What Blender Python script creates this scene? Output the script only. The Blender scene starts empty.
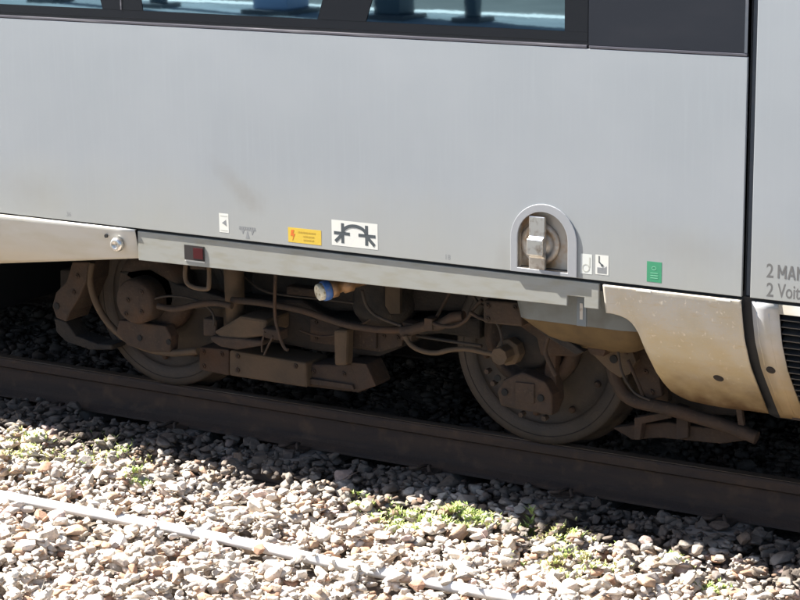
import bpy, bmesh, math, random
import numpy as np
from mathutils import Vector, Matrix
random.seed(7); rng = np.random.default_rng(11)
scene = bpy.context.scene
COL = scene.collection

# ------------------------------------------------------------------ camera
F = 2100.0
R = np.array([[0.85878752, 0.10734844, -0.50095939],
              [0.51219428, -0.20255665, 0.83464234],
              [-0.0118751, -0.97336895, -0.22893638]])
CAM = np.array([3.95, -6.599, 2.4905])
cam_data = bpy.data.cameras.new('camera'); cam = bpy.data.objects.new('camera', cam_data)
COL.objects.link(cam); scene.camera = cam
cam_data.sensor_width = 36.0; cam_data.lens = 36.0 * F / 800.0
cam_data.clip_start = 0.1; cam_data.clip_end = 5000
M4 = Matrix.Identity(4)
for i in range(3):
    M4[i][0] = R[i, 0]; M4[i][1] = -R[i, 1]; M4[i][2] = -R[i, 2]; M4[i][3] = CAM[i]
cam.matrix_world = M4
scene.render.resolution_x = 1024; scene.render.resolution_y = 768

# ------------------------------------------------------------------ light
SUN = Vector((-0.8, -0.205, 1.0)).normalized()
world = bpy.data.worlds.new('World'); scene.world = world; world.use_nodes = True
wn = world.node_tree.nodes; wl = world.node_tree.links
sky = wn.new('ShaderNodeTexSky'); sky.sky_type = 'NISHITA'; sky.sun_disc = False
sky.sun_elevation = math.asin(SUN.z); sky.sun_rotation = math.atan2(SUN.x, SUN.y)
sky.altitude = 100; sky.dust_density = 1.5
bg = wn['Background']; bg.inputs['Strength'].default_value = 0.06
wl.new(sky.outputs[0], bg.inputs['Color'])
sd = bpy.data.lights.new('sun', 'SUN'); sd.energy = 5.0; sd.angle = math.radians(0.55); sd.color = (1.0, 0.96, 0.9)
so = bpy.data.objects.new('sun', sd); COL.objects.link(so)
so.rotation_euler = SUN.to_track_quat('Z', 'Y').to_euler(); so.location = (0, 0, 20)
scene.view_settings.view_transform = 'Standard'; scene.view_settings.look = 'None'
scene.view_settings.gamma = 1.0; scene.view_settings.exposure = 1.95

# ------------------------------------------------------------------ projection helpers (photo pixel -> point on a real plane)
def ray(px, py): return R @ np.array([px - 400.0, py - 300.0, F])
def P(px, py, y=0.0):
    r = ray(px, py); p = CAM + r * (y - CAM[1]) / r[1]
    return (float(p[0]), float(p[1]), float(p[2]))
def G(px, py, z):
    r = ray(px, py); p = CAM + r * (z - CAM[2]) / r[2]
    return (float(p[0]), float(p[1]), float(p[2]))
PZ = [0.30, 0.351, 0.386, 0.494, 0.567, 0.681, 0.76, 0.80, 0.84]; PY = [0.35, 0.300, 0.268, 0.173, 0.111, 0.045, 0.0205, 0.0100, 0.0]
def prof(z): return float(np.interp(z, PZ, PY))
def U(px, py):
    y = 0.0
    for _ in range(30):
        x, _y, z = P(px, py, y); y = 0.5 * y + 0.5 * prof(z)
    return (x, y, z)

# ------------------------------------------------------------------ materials
def mat(name, color, rough=0.6, metal=0.0, noise=None, bump=0.0, bscale=60.0, spec=0.5, coat=0.0):
    """noise = list of (scale, detail, colour2, lo, hi)"""
    m = bpy.data.materials.new(name); m.use_nodes = True
    nt = m.node_tree; b = nt.nodes['Principled BSDF']
    b.inputs['Roughness'].default_value = rough; b.inputs['Metallic'].default_value = metal
    b.inputs['Specular IOR Level'].default_value = spec
    b.inputs['Coat Weight'].default_value = coat
    tc = nt.nodes.new('ShaderNodeNewGeometry')
    cur = None
    for (sc, det, c2, lo, hi) in (noise or []):
        n = nt.nodes.new('ShaderNodeTexNoise'); n.inputs['Detail'].default_value = det; n.inputs['Scale'].default_value = 1.0
        mp = nt.nodes.new('ShaderNodeVectorMath'); mp.operation = 'MULTIPLY'
        mp.inputs[1].default_value = sc if isinstance(sc, tuple) else (sc, sc, sc)
        nt.links.new(tc.outputs['Position'], mp.inputs[0]); nt.links.new(mp.outputs[0], n.inputs['Vector'])
        r = nt.nodes.new('ShaderNodeMapRange'); r.inputs[1].default_value = lo; r.inputs[2].default_value = hi
        nt.links.new(n.outputs['Fac'], r.inputs[0])
        mx = nt.nodes.new('ShaderNodeMix'); mx.data_type = 'RGBA'
        if cur is None: mx.inputs[6].default_value = (*color, 1)
        else: nt.links.new(cur, mx.inputs[6])
        mx.inputs[7].default_value = (*c2, 1)
        nt.links.new(r.outputs[0], mx.inputs[0]); cur = mx.outputs[2]
    if cur is None: b.inputs['Base Color'].default_value = (*color, 1)
    else: nt.links.new(cur, b.inputs['Base Color'])
    m['cur'] = 0
    if bump > 0:
        n = nt.nodes.new('ShaderNodeTexNoise'); n.inputs['Scale'].default_value = bscale; n.inputs['Detail'].default_value = 6
        nt.links.new(tc.outputs['Position'], n.inputs['Vector'])
        bm = nt.nodes.new('ShaderNodeBump'); bm.inputs['Strength'].default_value = bump; bm.inputs['Distance'].default_value = 0.01
        nt.links.new(n.outputs['Fac'], bm.inputs['Height']); nt.links.new(bm.outputs[0], b.inputs['Normal'])
    return m

def dirt_by_height(m, z0, z1, col, strength=1.0, nsc=(3, 3, 3), detail=6):
    """grime that sits on the lowest part of a panel, broken up by noise"""
    nt = m.node_tree; b = nt.nodes['Principled BSDF']
    g = nt.nodes.new('ShaderNodeNewGeometry'); s = nt.nodes.new('ShaderNodeSeparateXYZ')
    nt.links.new(g.outputs['Position'], s.inputs[0])
    mp = nt.nodes.new('ShaderNodeVectorMath'); mp.operation = 'MULTIPLY'; mp.inputs[1].default_value = nsc
    nt.links.new(g.outputs['Position'], mp.inputs[0])
    n = nt.nodes.new('ShaderNodeTexNoise'); n.inputs['Scale'].default_value = 1; n.inputs['Detail'].default_value = detail
    nt.links.new(mp.outputs[0], n.inputs['Vector'])
    r = nt.nodes.new('ShaderNodeMapRange'); r.inputs[1].default_value = z1; r.inputs[2].default_value = z0
    nt.links.new(s.outputs[2], r.inputs[0])
    a = nt.nodes.new('ShaderNodeMath'); a.operation = 'MULTIPLY_ADD'; a.inputs[1].default_value = 0.9; a.inputs[2].default_value = -0.45
    nt.links.new(n.outputs['Fac'], a.inputs[0])
    ad = nt.nodes.new('ShaderNodeMath'); ad.operation = 'ADD'; ad.use_clamp = True
    nt.links.new(r.outputs[0], ad.inputs[0]); nt.links.new(a.outputs[0], ad.inputs[1])
    ml = nt.nodes.new('ShaderNodeMath'); ml.operation = 'MULTIPLY'; ml.inputs[1].default_value = strength
    nt.links.new(ad.outputs[0], ml.inputs[0])
    # nothing above the grime line
    ml2 = nt.nodes.new('ShaderNodeMath'); ml2.operation = 'MULTIPLY'; ml2.use_clamp = True
    r2 = nt.nodes.new('ShaderNodeMapRange'); r2.inputs[1].default_value = z1 + 0.12 * (z1 - z0); r2.inputs[2].default_value = z1 - 0.3 * (z1 - z0)
    nt.links.new(s.outputs[2], r2.inputs[0])
    nt.links.new(ml.outputs[0], ml2.inputs[0]); nt.links.new(r2.outputs[0], ml2.inputs[1])
    mx = nt.nodes.new('ShaderNodeMix'); mx.data_type = 'RGBA'; mx.inputs[7].default_value = (*col, 1)
    old = b.inputs['Base Color']
    if old.is_linked: nt.links.new(old.links[0].from_socket, mx.inputs[6])
    else: mx.inputs[6].default_value = old.default_value
    nt.links.new(ml2.outputs[0], mx.inputs[0]); nt.links.new(mx.outputs[2], b.inputs['Base Color'])
    # grime is also matt
    rm = nt.nodes.new('ShaderNodeMapRange'); rm.inputs[3].default_value = b.inputs['Roughness'].default_value; rm.inputs[4].default_value = 0.75
    nt.links.new(ml2.outputs[0], rm.inputs[0]); nt.links.new(rm.outputs[0], b.inputs['Roughness'])

BODY = (0.300, 0.318, 0.331)
m_body = mat('silver_paint', BODY, 0.42, 0.25, [((9, 9, 0.8), 5, (0.298, 0.315, 0.330), 0.35, 0.75), ((70, 70, 3), 3, (0.314, 0.331, 0.346), 0.5, 0.8), ((1.6, 1.6, 2.2), 3, (0.332, 0.347, 0.36), 0.4, 0.8)], bump=0.035, bscale=2.2)
dirt_by_height(m_body, 0.84, 1.15, (0.30, 0.295, 0.255), 0.6, (5, 5, 2))
def smudge(m, cx, cz, ax_, az_, ang, col, amt):
    nt = m.node_tree; b = nt.nodes['Principled BSDF']; g = nt.nodes.new('ShaderNodeNewGeometry')
    mp = nt.nodes.new('ShaderNodeMapping'); mp.vector_type = 'TEXTURE'
    mp.inputs['Location'].default_value = (cx, 0, cz); mp.inputs['Rotation'].default_value = (0, ang, 0); mp.inputs['Scale'].default_value = (ax_, 5, az_)
    nt.links.new(g.outputs['Position'], mp.inputs['Vector'])
    ln = nt.nodes.new('ShaderNodeVectorMath'); ln.operation = 'LENGTH'; nt.links.new(mp.outputs[0], ln.inputs[0])
    n = nt.nodes.new('ShaderNodeTexNoise'); n.inputs['Scale'].default_value = 25; n.inputs['Detail'].default_value = 5; nt.links.new(g.outputs['Position'], n.inputs['Vector'])
    ad = nt.nodes.new('ShaderNodeMath'); ad.operation = 'MULTIPLY_ADD'; ad.inputs[1].default_value = 0.9; nt.links.new(n.outputs['Fac'], ad.inputs[0]); nt.links.new(ln.outputs['Value'], ad.inputs[2])
    r = nt.nodes.new('ShaderNodeMapRange'); r.inputs[1].default_value = 1.45; r.inputs[2].default_value = 0.5; r.inputs[4].default_value = amt * 0.55; nt.links.new(ad.outputs[0], r.inputs[0])
    mx = nt.nodes.new('ShaderNodeMix'); mx.data_type = 'RGBA'; mx.inputs[7].default_value = (*col, 1)
    nt.links.new(b.inputs['Base Color'].links[0].from_socket, mx.inputs[6]); nt.links.new(r.outputs[0], mx.inputs[0]); nt.links.new(mx.outputs[2], b.inputs['Base Color'])
for pxx, pyy, a1_, a2_, an_, am_ in ((235, 185, 0.17, 0.05, 0.7, 0.5), (250, 200, 0.10, 0.07, 0.5, 0.4), (30, 190, 0.22, 0.10, 0.1, 0.3), (505, 262, 0.05, 0.10, 0, 0.4), (330, 255, 0.2, 0.03, 0.1, 0.25), (690, 250, 0.25, 0.09, 0.1, 0.3)):
    q_ = P(pxx, pyy, 0); smudge(m_body, q_[0], q_[2], a1_, a2_, an_, (0.22, 0.20, 0.165), am_)
m_strip = mat('sill_paint', (0.285, 0.285, 0.258), 0.5, 0.2, [((9, 9, 30), 6, (0.25, 0.238, 0.19), 0.45, 0.75)], bump=0.04, bscale=20)
m_fair = mat('fairing_paint', (0.46, 0.435, 0.385), 0.36, 0.1, [(11, 8, (0.44, 0.39, 0.30), 0.40, 0.66), ((60, 60, 45), 4, (0.72, 0.67, 0.57), 0.62, 0.74), ((14, 14, 60), 5, (0.44, 0.36, 0.25), 0.58, 0.75), (140, 3, (0.49, 0.42, 0.31), 0.5, 0.75)], bump=0.14, bscale=26)
dirt_by_height(m_fair, 0.42, 0.80, (0.42, 0.30, 0.13), 0.8, (9, 9, 9), 8)
dirt_by_height(m_fair, 0.35, 0.53, (0.075, 0.036, 0.008), 0.95, (12, 12, 12), 8)  # brown dirt, with the shade of the downward curve painted into it
m_fairr = mat('louvre_border_paint', (0.40, 0.405, 0.41), 0.42, 0.15, [(11, 8, (0.36, 0.34, 0.29), 0.42, 0.65)], bump=0.06, bscale=18)
dirt_by_height(m_fairr, 0.42, 0.76, (0.44, 0.30, 0.13), 0.85, (9, 9, 9), 8)
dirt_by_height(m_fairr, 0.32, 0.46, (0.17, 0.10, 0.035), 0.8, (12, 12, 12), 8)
m_fairl = mat('fairing_cream', (0.50, 0.485, 0.44), 0.4, 0.1, [((4, 4, 14), 6, (0.45, 0.42, 0.34), 0.45, 0.7)], bump=0.04, bscale=12)
dirt_by_height(m_fairl, 0.60, 0.80, (0.42, 0.33, 0.2), 0.5, (4, 4, 9))
m_gap = mat('rubber_black', (0.012, 0.013, 0.015), 0.7)
m_seal = mat('seal_grey', (0.075, 0.085, 0.10), 0.45, noise=[(30, 3, (0.1, 0.1, 0.11), 0.5, 0.8)])
m_trim = mat('window_trim', (0.10, 0.095, 0.11), 0.35, 0.5, [((3, 3, 60), 4, (0.2, 0.19, 0.2), 0.5, 0.7)])
m_blackg = mat('black_glass_edge', (0.008, 0.009, 0.012), 0.22, spec=0.2)
m_blank = mat('dark_panel', (0.014, 0.016, 0.022), 0.35, spec=0.25, noise=[((3, 3, 9), 6, (0.02, 0.021, 0.027), 0.5, 0.8)], bump=0.008, bscale=6)
m_glass = mat('coated_glass', (0.18, 0.26, 0.29), 0.02, 1.0, [((1.5, 1.5, 3), 2, (0.16, 0.235, 0.27), 0.4, 0.6)], bump=0.012, bscale=2.2)
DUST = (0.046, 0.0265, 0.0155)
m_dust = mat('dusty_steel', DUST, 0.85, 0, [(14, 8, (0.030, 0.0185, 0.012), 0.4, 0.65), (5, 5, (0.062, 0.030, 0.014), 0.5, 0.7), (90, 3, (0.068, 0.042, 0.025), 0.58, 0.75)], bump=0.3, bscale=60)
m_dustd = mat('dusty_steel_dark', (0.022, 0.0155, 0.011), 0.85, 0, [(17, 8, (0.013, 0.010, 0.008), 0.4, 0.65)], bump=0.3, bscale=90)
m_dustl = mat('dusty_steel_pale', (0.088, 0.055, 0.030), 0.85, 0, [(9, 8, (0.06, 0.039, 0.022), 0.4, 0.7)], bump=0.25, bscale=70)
m_rub = mat('hose_rubber', (0.04, 0.027, 0.018), 0.8, 0, [(30, 4, (0.022, 0.016, 0.012), 0.4, 0.7)])
m_wheel = mat('wheel_steel', (0.050, 0.034, 0.022), 0.7, 0.0, [(8, 8, (0.032, 0.023, 0.016), 0.4, 0.65)], bump=0.2, bscale=110)
m_tread = mat('wheel_tread', (0.30, 0.27, 0.25), 0.35, 0.9)
m_hole = mat('hole_black', (0.01, 0.009, 0.008), 0.9)
m_box = mat('grey_box_paint', (0.15, 0.165, 0.165), 0.5, 0.0, [(9, 6, (0.105, 0.105, 0.095), 0.45, 0.7)])
m_boxd = mat('box_underside_dust', (0.12, 0.076, 0.030), 0.85, 0.0, [(12, 6, (0.08, 0.05, 0.02), 0.4, 0.7)])
m_steel = mat('worn_steel', (0.70, 0.68, 0.64), 0.28, 0.9, [(40, 5, (0.35, 0.28, 0.22), 0.5, 0.75)])
m_frame = mat('frame_aluminium', (0.30, 0.305, 0.315), 0.5, 0.25)
m_recess = mat('recess_stained', (0.40, 0.36, 0.31), 0.42, 0.3, [(14, 6, (0.30, 0.19, 0.10), 0.46, 0.66), (30, 4, (0.48, 0.46, 0.43), 0.6, 0.75)])
m_white = mat('sticker_white', (0.58, 0.575, 0.53), 0.45, 0, [(40, 4, (0.62, 0.6, 0.52), 0.5, 0.8)])
m_faint = mat('sticker_faded', (0.55, 0.56, 0.52), 0.45)
m_print = mat('print_dark_grey', (0.055, 0.065, 0.07), 0.5)
m_printl = mat('print_grey', (0.20, 0.205, 0.205), 0.5)
m_printf = mat('print_faint', (0.42, 0.42, 0.37), 0.5)
m_yellow = mat('sticker_yellow', (0.55, 0.38, 0.05), 0.4)
m_orange = mat('print_orange', (0.55, 0.13, 0.02), 0.5)
m_olive = mat('print_olive', (0.42, 0.27, 0.03), 0.5)
m_green = mat('sticker_green', (0.04, 0.225, 0.115), 0.45)
m_greenl = mat('print_pale_green', (0.16, 0.42, 0.26), 0.5)
m_red = mat('reflector_red', (0.05, 0.006, 0.008), 0.3)
m_reflb = mat('reflector_body', (0.02, 0.016, 0.015), 0.5)
m_letter = mat('letter_grey', (0.12, 0.117, 0.112), 0.5)
m_blue = mat('coupling_blue', (0.05, 0.14, 0.42), 0.45, 0, [(60, 3, (0.12, 0.16, 0.25), 0.5, 0.7)])
m_cwhite = mat('coupling_white', (0.72, 0.68, 0.56), 0.5, 0, [(70, 3, (0.4, 0.33, 0.2), 0.5, 0.65)])
m_brass = mat('coupling_brown', (0.36, 0.2, 0.09), 0.5, 0.2, [(40, 3, (0.2, 0.12, 0.07), 0.4, 0.7)])
m_louvre = mat('louvre_dark', (0.03, 0.031, 0.033), 0.4, 0.2, [(15, 5, (0.055, 0.05, 0.045), 0.5, 0.7)])
m_rail = mat('rail_rust', (0.056, 0.034, 0.022), 0.85, 0, [((3, 20, 20), 6, (0.034, 0.023, 0.018), 0.4, 0.7), ((14, 14, 14), 5, (0.085, 0.05, 0.03), 0.55, 0.75)], bump=0.3, bscale=80)
m_railtop = mat('rail_top', (0.12, 0.085, 0.06), 0.45, 0.3, [((2, 40, 1), 4, (0.18, 0.15, 0.125), 0.5, 0.7)])
m_sleeper = mat('sleeper_concrete', (0.20, 0.175, 0.15), 0.9, 0, [(14, 8, (0.13, 0.10, 0.08), 0.4, 0.7)], bump=0.3, bscale=60)
m_duct = mat('white_conduit', (0.66, 0.65, 0.63), 0.6, 0, [((3, 12, 12), 6, (0.42, 0.40, 0.37), 0.5, 0.8)], bump=0.04, bscale=60)
m_conc = mat('platform_concrete', (0.42, 0.41, 0.39), 0.9, 0, [(2, 6, (0.34, 0.33, 0.31), 0.4, 0.7)])
m_asph = mat('platform_asphalt', (0.22, 0.26, 0.29), 0.9, 0, [((1.5, 4, 1), 6, (0.12, 0.15, 0.17), 0.4, 0.7)])
m_wpaint = mat('white_line_paint', (0.82, 0.82, 0.80), 0.6)
m_wall = mat('retaining_wall', (0.16, 0.15, 0.14), 0.9, 0, [(2, 6, (0.1, 0.095, 0.09), 0.4, 0.7)])
m_roof = mat('roof_grey', (0.3, 0.31, 0.32), 0.6)

m_colb = mat('column_blue', (0.06, 0.10, 0.13), 0.5)
m_pylon = mat('pylon_blue', (0.30, 0.42, 0.62), 0.4)
m_canshade = mat('painted_canopy_shade', (0.09, 0.10, 0.10), 0.9, 0, [(3, 6, (0.06, 0.07, 0.07), 0.4, 0.7)])  # dark tone stands in for canopy shade on the platform
def stone_mat(name, use_attr):
    m = bpy.data.materials.new(name); m.use_nodes = True
    nt = m.node_tree; b = nt.nodes['Principled BSDF']; b.inputs['Roughness'].default_value = 0.92
    b.inputs['Specular IOR Level'].default_value = 0.25
    if use_attr:
        a = nt.nodes.new('ShaderNodeAttribute'); a.attribute_name = 'stone_random'; src = a.outputs['Fac']
    else:
        a = nt.nodes.new('ShaderNodeObjectInfo'); src = a.outputs['Random']
    cr = nt.nodes.new('ShaderNodeValToRGB'); cr.color_ramp.interpolation = 'CONSTANT'
    cols = [(0.0, (0.48, 0.45, 0.41)), (0.12, (0.40, 0.375, 0.34)), (0.22, (0.52, 0.49, 0.46)), (0.32, (0.36, 0.33, 0.30)), (0.42, (0.46, 0.41, 0.365)),
            (0.51, (0.56, 0.54, 0.51)), (0.60, (0.42, 0.345, 0.28)), (0.68, (0.35, 0.255, 0.19)), (0.745, (0.31, 0.285, 0.27)), (0.80, (0.47, 0.41, 0.36)),
            (0.87, (0.31, 0.20, 0.145)), (0.915, (0.42, 0.335, 0.315)), (0.965, (0.22, 0.20, 0.19))]
    cols = [(p_, (c_[0] * 1.03, c_[1] * 0.99, c_[2] * 0.93)) for p_, c_ in cols]
    e = cr.color_ramp.elements
    e[0].position = 0; e[0].color = (*cols[0][1], 1); e[1].position = cols[1][0]; e[1].color = (*cols[1][1], 1)
    for p, c in cols[2:]:
        q = e.new(p); q.color = (*c, 1)
    nt.links.new(src, cr.inputs[0])
    g = nt.nodes.new('ShaderNodeNewGeometry')
    # brown iron dust near the rail; railcar's shade also painted in as darkening
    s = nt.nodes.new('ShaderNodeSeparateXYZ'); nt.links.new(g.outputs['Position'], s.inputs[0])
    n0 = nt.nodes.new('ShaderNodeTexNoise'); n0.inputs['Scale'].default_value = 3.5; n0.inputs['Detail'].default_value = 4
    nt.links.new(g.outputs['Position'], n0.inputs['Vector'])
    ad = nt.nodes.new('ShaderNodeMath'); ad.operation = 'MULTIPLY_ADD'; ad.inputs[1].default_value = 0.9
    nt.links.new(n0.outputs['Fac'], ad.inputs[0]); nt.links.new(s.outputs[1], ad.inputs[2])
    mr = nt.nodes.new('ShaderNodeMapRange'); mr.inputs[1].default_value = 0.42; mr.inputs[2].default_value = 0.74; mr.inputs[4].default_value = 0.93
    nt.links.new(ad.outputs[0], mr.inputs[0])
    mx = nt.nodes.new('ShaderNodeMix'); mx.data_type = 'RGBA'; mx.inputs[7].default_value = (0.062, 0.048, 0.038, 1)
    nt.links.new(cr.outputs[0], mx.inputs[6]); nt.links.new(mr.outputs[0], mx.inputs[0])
    n = nt.nodes.new('ShaderNodeTexNoise'); n.inputs['Scale'].default_value = 70; n.inputs['Detail'].default_value = 5
    nt.links.new(g.outputs['Position'], n.inputs['Vector'])
    mr2 = nt.nodes.new('ShaderNodeMapRange'); mr2.inputs[1].default_value = 0.3; mr2.inputs[2].default_value = 0.75; mr2.inputs[3].default_value = 0.95; mr2.inputs[4].default_value = 1.4
    nt.links.new(n.outputs['Fac'], mr2.inputs[0])
    v = nt.nodes.new('ShaderNodeVectorMath'); v.operation = 'SCALE'
    nt.links.new(mx.outputs[2], v.inputs[0]); nt.links.new(mr2.outputs[0], v.inputs['Scale'])
    nt.links.new(v.outputs[0], b.inputs['Base Color'])
    bm = nt.nodes.new('ShaderNodeBump'); bm.inputs['Strength'].default_value = 0.5; bm.inputs['Distance'].default_value = 0.004
    n2 = nt.nodes.new('ShaderNodeTexNoise'); n2.inputs['Scale'].default_value = 160; n2.inputs['Detail'].default_value = 4
    nt.links.new(g.outputs['Position'], n2.inputs['Vector']); nt.links.new(n2.outputs['Fac'], bm.inputs['Height']); nt.links.new(bm.outputs[0], b.inputs['Normal'])
    return m
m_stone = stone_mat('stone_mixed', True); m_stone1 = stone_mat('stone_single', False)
m_ground = mat('ground_grit', (0.16, 0.13, 0.10), 0.95, 0, [(8, 10, (0.10, 0.085, 0.07), 0.4, 0.6), (60, 6, (0.28, 0.25, 0.22), 0.55, 0.75)], bump=0.8, bscale=40)
m_leaf = mat('weed_leaf', (0.29, 0.40, 0.10), 0.6, 0, [(25, 3, (0.40, 0.45, 0.15), 0.4, 0.7)])
m_leafd = mat('weed_leaf_dry', (0.46, 0.47, 0.17), 0.7, 0, [(25, 3, (0.5, 0.45, 0.22), 0.4, 0.7)])

# ------------------------------------------------------------------ mesh helpers
ORG = {}
class MB:
    def __init__(s): s.v = []; s.f = []; s.sm = []
    def add(s, vs, fs, smooth=False):
        o = len(s.v); s.v += [tuple(v) for v in vs]; s.f += [tuple(i + o for i in f) for f in fs]; s.sm += [smooth] * len(fs); return s
    def box(s, a, b):
        x0, y0, z0 = a; x1, y1, z1 = b
        x0, x1 = sorted((x0, x1)); y0, y1 = sorted((y0, y1)); z0, z1 = sorted((z0, z1))
        vs = [(x0, y0, z0), (x1, y0, z0), (x1, y1, z0), (x0, y1, z0), (x0, y0, z1), (x1, y0, z1), (x1, y1, z1), (x0, y1, z1)]
        return s.add(vs, [(0, 3, 2, 1), (4, 5, 6, 7), (0, 1, 5, 4), (1, 2, 6, 5), (2, 3, 7, 6), (3, 0, 4, 7)])
    def prism(s, pts, d):
        """pts: loop of 3D points (any order); extruded by vector d"""
        n = len(pts); d = Vector(d)
        nrm = Vector((0, 0, 0))
        for i in range(n):
            a = Vector(pts[i]); b = Vector(pts[(i + 1) % n]); nrm += a.cross(b)
        if nrm.dot(d) > 0: pts = list(reversed(pts))
        vs = [tuple(p) for p in pts] + [tuple(Vector(p) + d) for p in pts]
        fs = [tuple(range(n)), tuple(range(2 * n - 1, n - 1, -1))]
        fs += [((i + 1) % n, i, i + n, (i + 1) % n + n) for i in range(n)]
        return s.add(vs, fs)
    def pix(s, pts, y, depth): return s.prism([P(px, py, y) for px, py in pts], (0, depth, 0))
    def xz(s, pts, y, depth): return s.prism([(x, y, z) for x, z in pts], (0, depth, 0))
    def tube(s, pts, r, n=10, smooth_path=True, caps=True):
        pts = [Vector(p) for p in pts]
        if smooth_path and len(pts) > 2:
            q = []
            for i in range(len(pts) - 1):
                p0 = pts[max(i - 1, 0)]; p1 = pts[i]; p2 = pts[i + 1]; p3 = pts[min(i + 2, len(pts) - 1)]
                for k in range(5):
                    t = k / 5
                    q.append(0.5 * ((2 * p1) + (p2 - p0) * t + (2 * p0 - 5 * p1 + 4 * p2 - p3) * t * t + (3 * p1 - p0 - 3 * p2 + p3) * t ** 3))
            q.append(pts[-1]); pts = q
        vs = []; fs = []; up = Vector((0.123, 0.3, 0.95)).normalized()
        for i, p in enumerate(pts):
            t = (pts[min(i + 1, len(pts) - 1)] - pts[max(i - 1, 0)]).normalized()
            a = t.cross(up).normalized(); b = t.cross(a).normalized()
            rr = r[i] if isinstance(r, list) else r
            for k in range(n):
                an = 2 * math.pi * k / n; vs.append(p + (a * math.cos(an) + b * math.sin(an)) * rr)
        for i in range(len(pts) - 1):
            for k in range(n):
                k2 = (k + 1) % n; fs.append((i * n + k, (i + 1) * n + k, (i + 1) * n + k2, i * n + k2))
        s.add(vs, fs, True)
        if caps:
            o = len(s.v) - len(vs)
            s.f.append(tuple(o + k for k in range(n))); s.sm.append(False)
            s.f.append(tuple(o + (len(pts) - 1) * n + k for k in reversed(range(n)))); s.sm.append(False)
        return s
    def lathe(s, c, axis, prof_, n=32, smooth=True, caps=True):
        """prof_: (distance along axis, radius)"""
        c = Vector(c); ax = Vector(axis).normalized()
        a = ax.cross(Vector((0.1, 0.2, 1))).normalized() if abs(ax.z) < 0.9 else ax.cross(Vector((1, 0, 0))).normalized()
        b = ax.cross(a); vs = []; fs = []; m = len(prof_)
        for d, r in prof_:
            for k in range(n):
                an = 2 * math.pi * k / n; vs.append(c + ax * d + (a * math.cos(an) + b * math.sin(an)) * r)
        for i in range(m - 1):
            for k in range(n):
                k2 = (k + 1) % n; fs.append((i * n + k, i * n + k2, (i + 1) * n + k2, (i + 1) * n + k))
        s.add(vs, fs, smooth)
        o = len(s.v) - len(vs)
        if not caps: return s
        if prof_[0][1] > 1e-4: s.f.append(tuple(o + k for k in reversed(range(n)))); s.sm.append(False)
        if prof_[-1][1] > 1e-4: s.f.append(tuple(o + (m - 1) * n + k for k in range(n))); s.sm.append(False)
        return s
    def build(s, name, m, parent=None, bevel=0.0, solid=0.0, label=None):
        v = np.array(s.v, float); c = (v.min(0) + v.max(0)) / 2
        me = bpy.data.meshes.new(name); me.from_pydata([tuple(p) for p in (v - c)], [], s.f)
        me.polygons.foreach_set('use_smooth', s.sm); me.update()
        bmx = bmesh.new(); bmx.from_mesh(me); bmesh.ops.recalc_face_normals(bmx, faces=bmx.faces); bmx.to_mesh(me); bmx.free()
        me.materials.append(m)
        return link(name, me, c, parent, bevel, solid, label)
def link(name, me, c, parent=None, bevel=0.0, solid=0.0, label=None):
    o = bpy.data.objects.new(name, me); COL.objects.link(o)
    po = ORG[parent.name] if parent else np.zeros(3)
    if parent: o.parent = parent
    o.location = Vector(np.array(c) - po); ORG[o.name] = np.array(c)
    if solid:
        md = o.modifiers.new('s', 'SOLIDIFY'); md.thickness = solid; md.offset = 0
    if bevel:
        md = o.modifiers.new('b', 'BEVEL'); md.width = bevel; md.segments = 2; md.limit_method = 'ANGLE'; md.angle_limit = math.radians(40)
    if label: o['label'] = label
    return o
def thing(name, loc, label, cat, group=None):
    o = bpy.data.objects.new(name, None); COL.objects.link(o); o.location = loc; o.empty_display_size = 0.2
    ORG[o.name] = np.array(loc, float); tag(o, label, cat, group); return o
def tag(o, label=None, cat=None, group=None, kind=None):
    if label: o['label'] = label
    if cat: o['category'] = cat
    if group: o['group'] = group
    if kind: o['kind'] = kind
    return o

# ------------------------------------------------------------------ setting: ground
g = MB(); g.add([(-400, -400, -0.262), (400, -400, -0.262), (400, 400, -0.262), (-400, 400, -0.262)], [(0, 1, 2, 3)])
tag(g.build('ground', m_ground), kind='structure')

# ------------------------------------------------------------------ ballast stones
def hull(seed):
    r = random.Random(seed); b = bmesh.new()
    for _ in range(15):
        v = Vector((r.gauss(0, 1), r.gauss(0, 1), r.gauss(0, 1))).normalized() * (0.8 + 0.4 * r.random())
        v.x = max(-0.86, min(0.9, v.x)); v.y = max(-0.84, min(0.8, v.y)); v.z = max(-0.8, min(0.85, v.z))
        b.verts.new(v)
    res = bmesh.ops.convex_hull(b, input=b.verts)
    dead = [x for x in res['geom_interior'] if isinstance(x, bmesh.types.BMVert)]
    bmesh.ops.delete(b, geom=dead, context='VERTS')
    bmesh.ops.bevel(b, geom=[e for e in b.edges], offset=0.07, segments=1, affect='EDGES', profile=0.7)
    bmesh.ops.triangulate(b, faces=b.faces)
    b.verts.index_update()
    vs = np.array([v.co[:] for v in b.verts]); fs = np.array([[v.index for v in f.verts] for f in b.faces]); b.free()
    return vs, fs
def hull_low(seed):
    r = random.Random(seed); b = bmesh.new()
    for _ in range(13):
        v = Vector((r.gauss(0, 1), r.gauss(0, 1), r.gauss(0, 1))).normalized() * (0.8 + 0.4 * r.random())
        v.x = max(-0.86, min(0.9, v.x)); v.y = max(-0.84, min(0.8, v.y)); v.z = max(-0.8, min(0.85, v.z))
        b.verts.new(v)
    res = bmesh.ops.convex_hull(b, input=b.verts)
    dead = [x for x in res['geom_interior'] if isinstance(x, bmesh.types.BMVert)]
    bmesh.ops.delete(b, geom=dead, context='VERTS'); b.verts.index_update()
    vs = np.array([v.co[:] for v in b.verts]); fs = np.array([[v.index for v in f.verts] for f in b.faces]); b.free()
    return vs, fs
NV = 28
HI = [hull(100 + i) for i in range(NV)]; LO = [hull_low(300 + i) for i in range(NV)]
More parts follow.
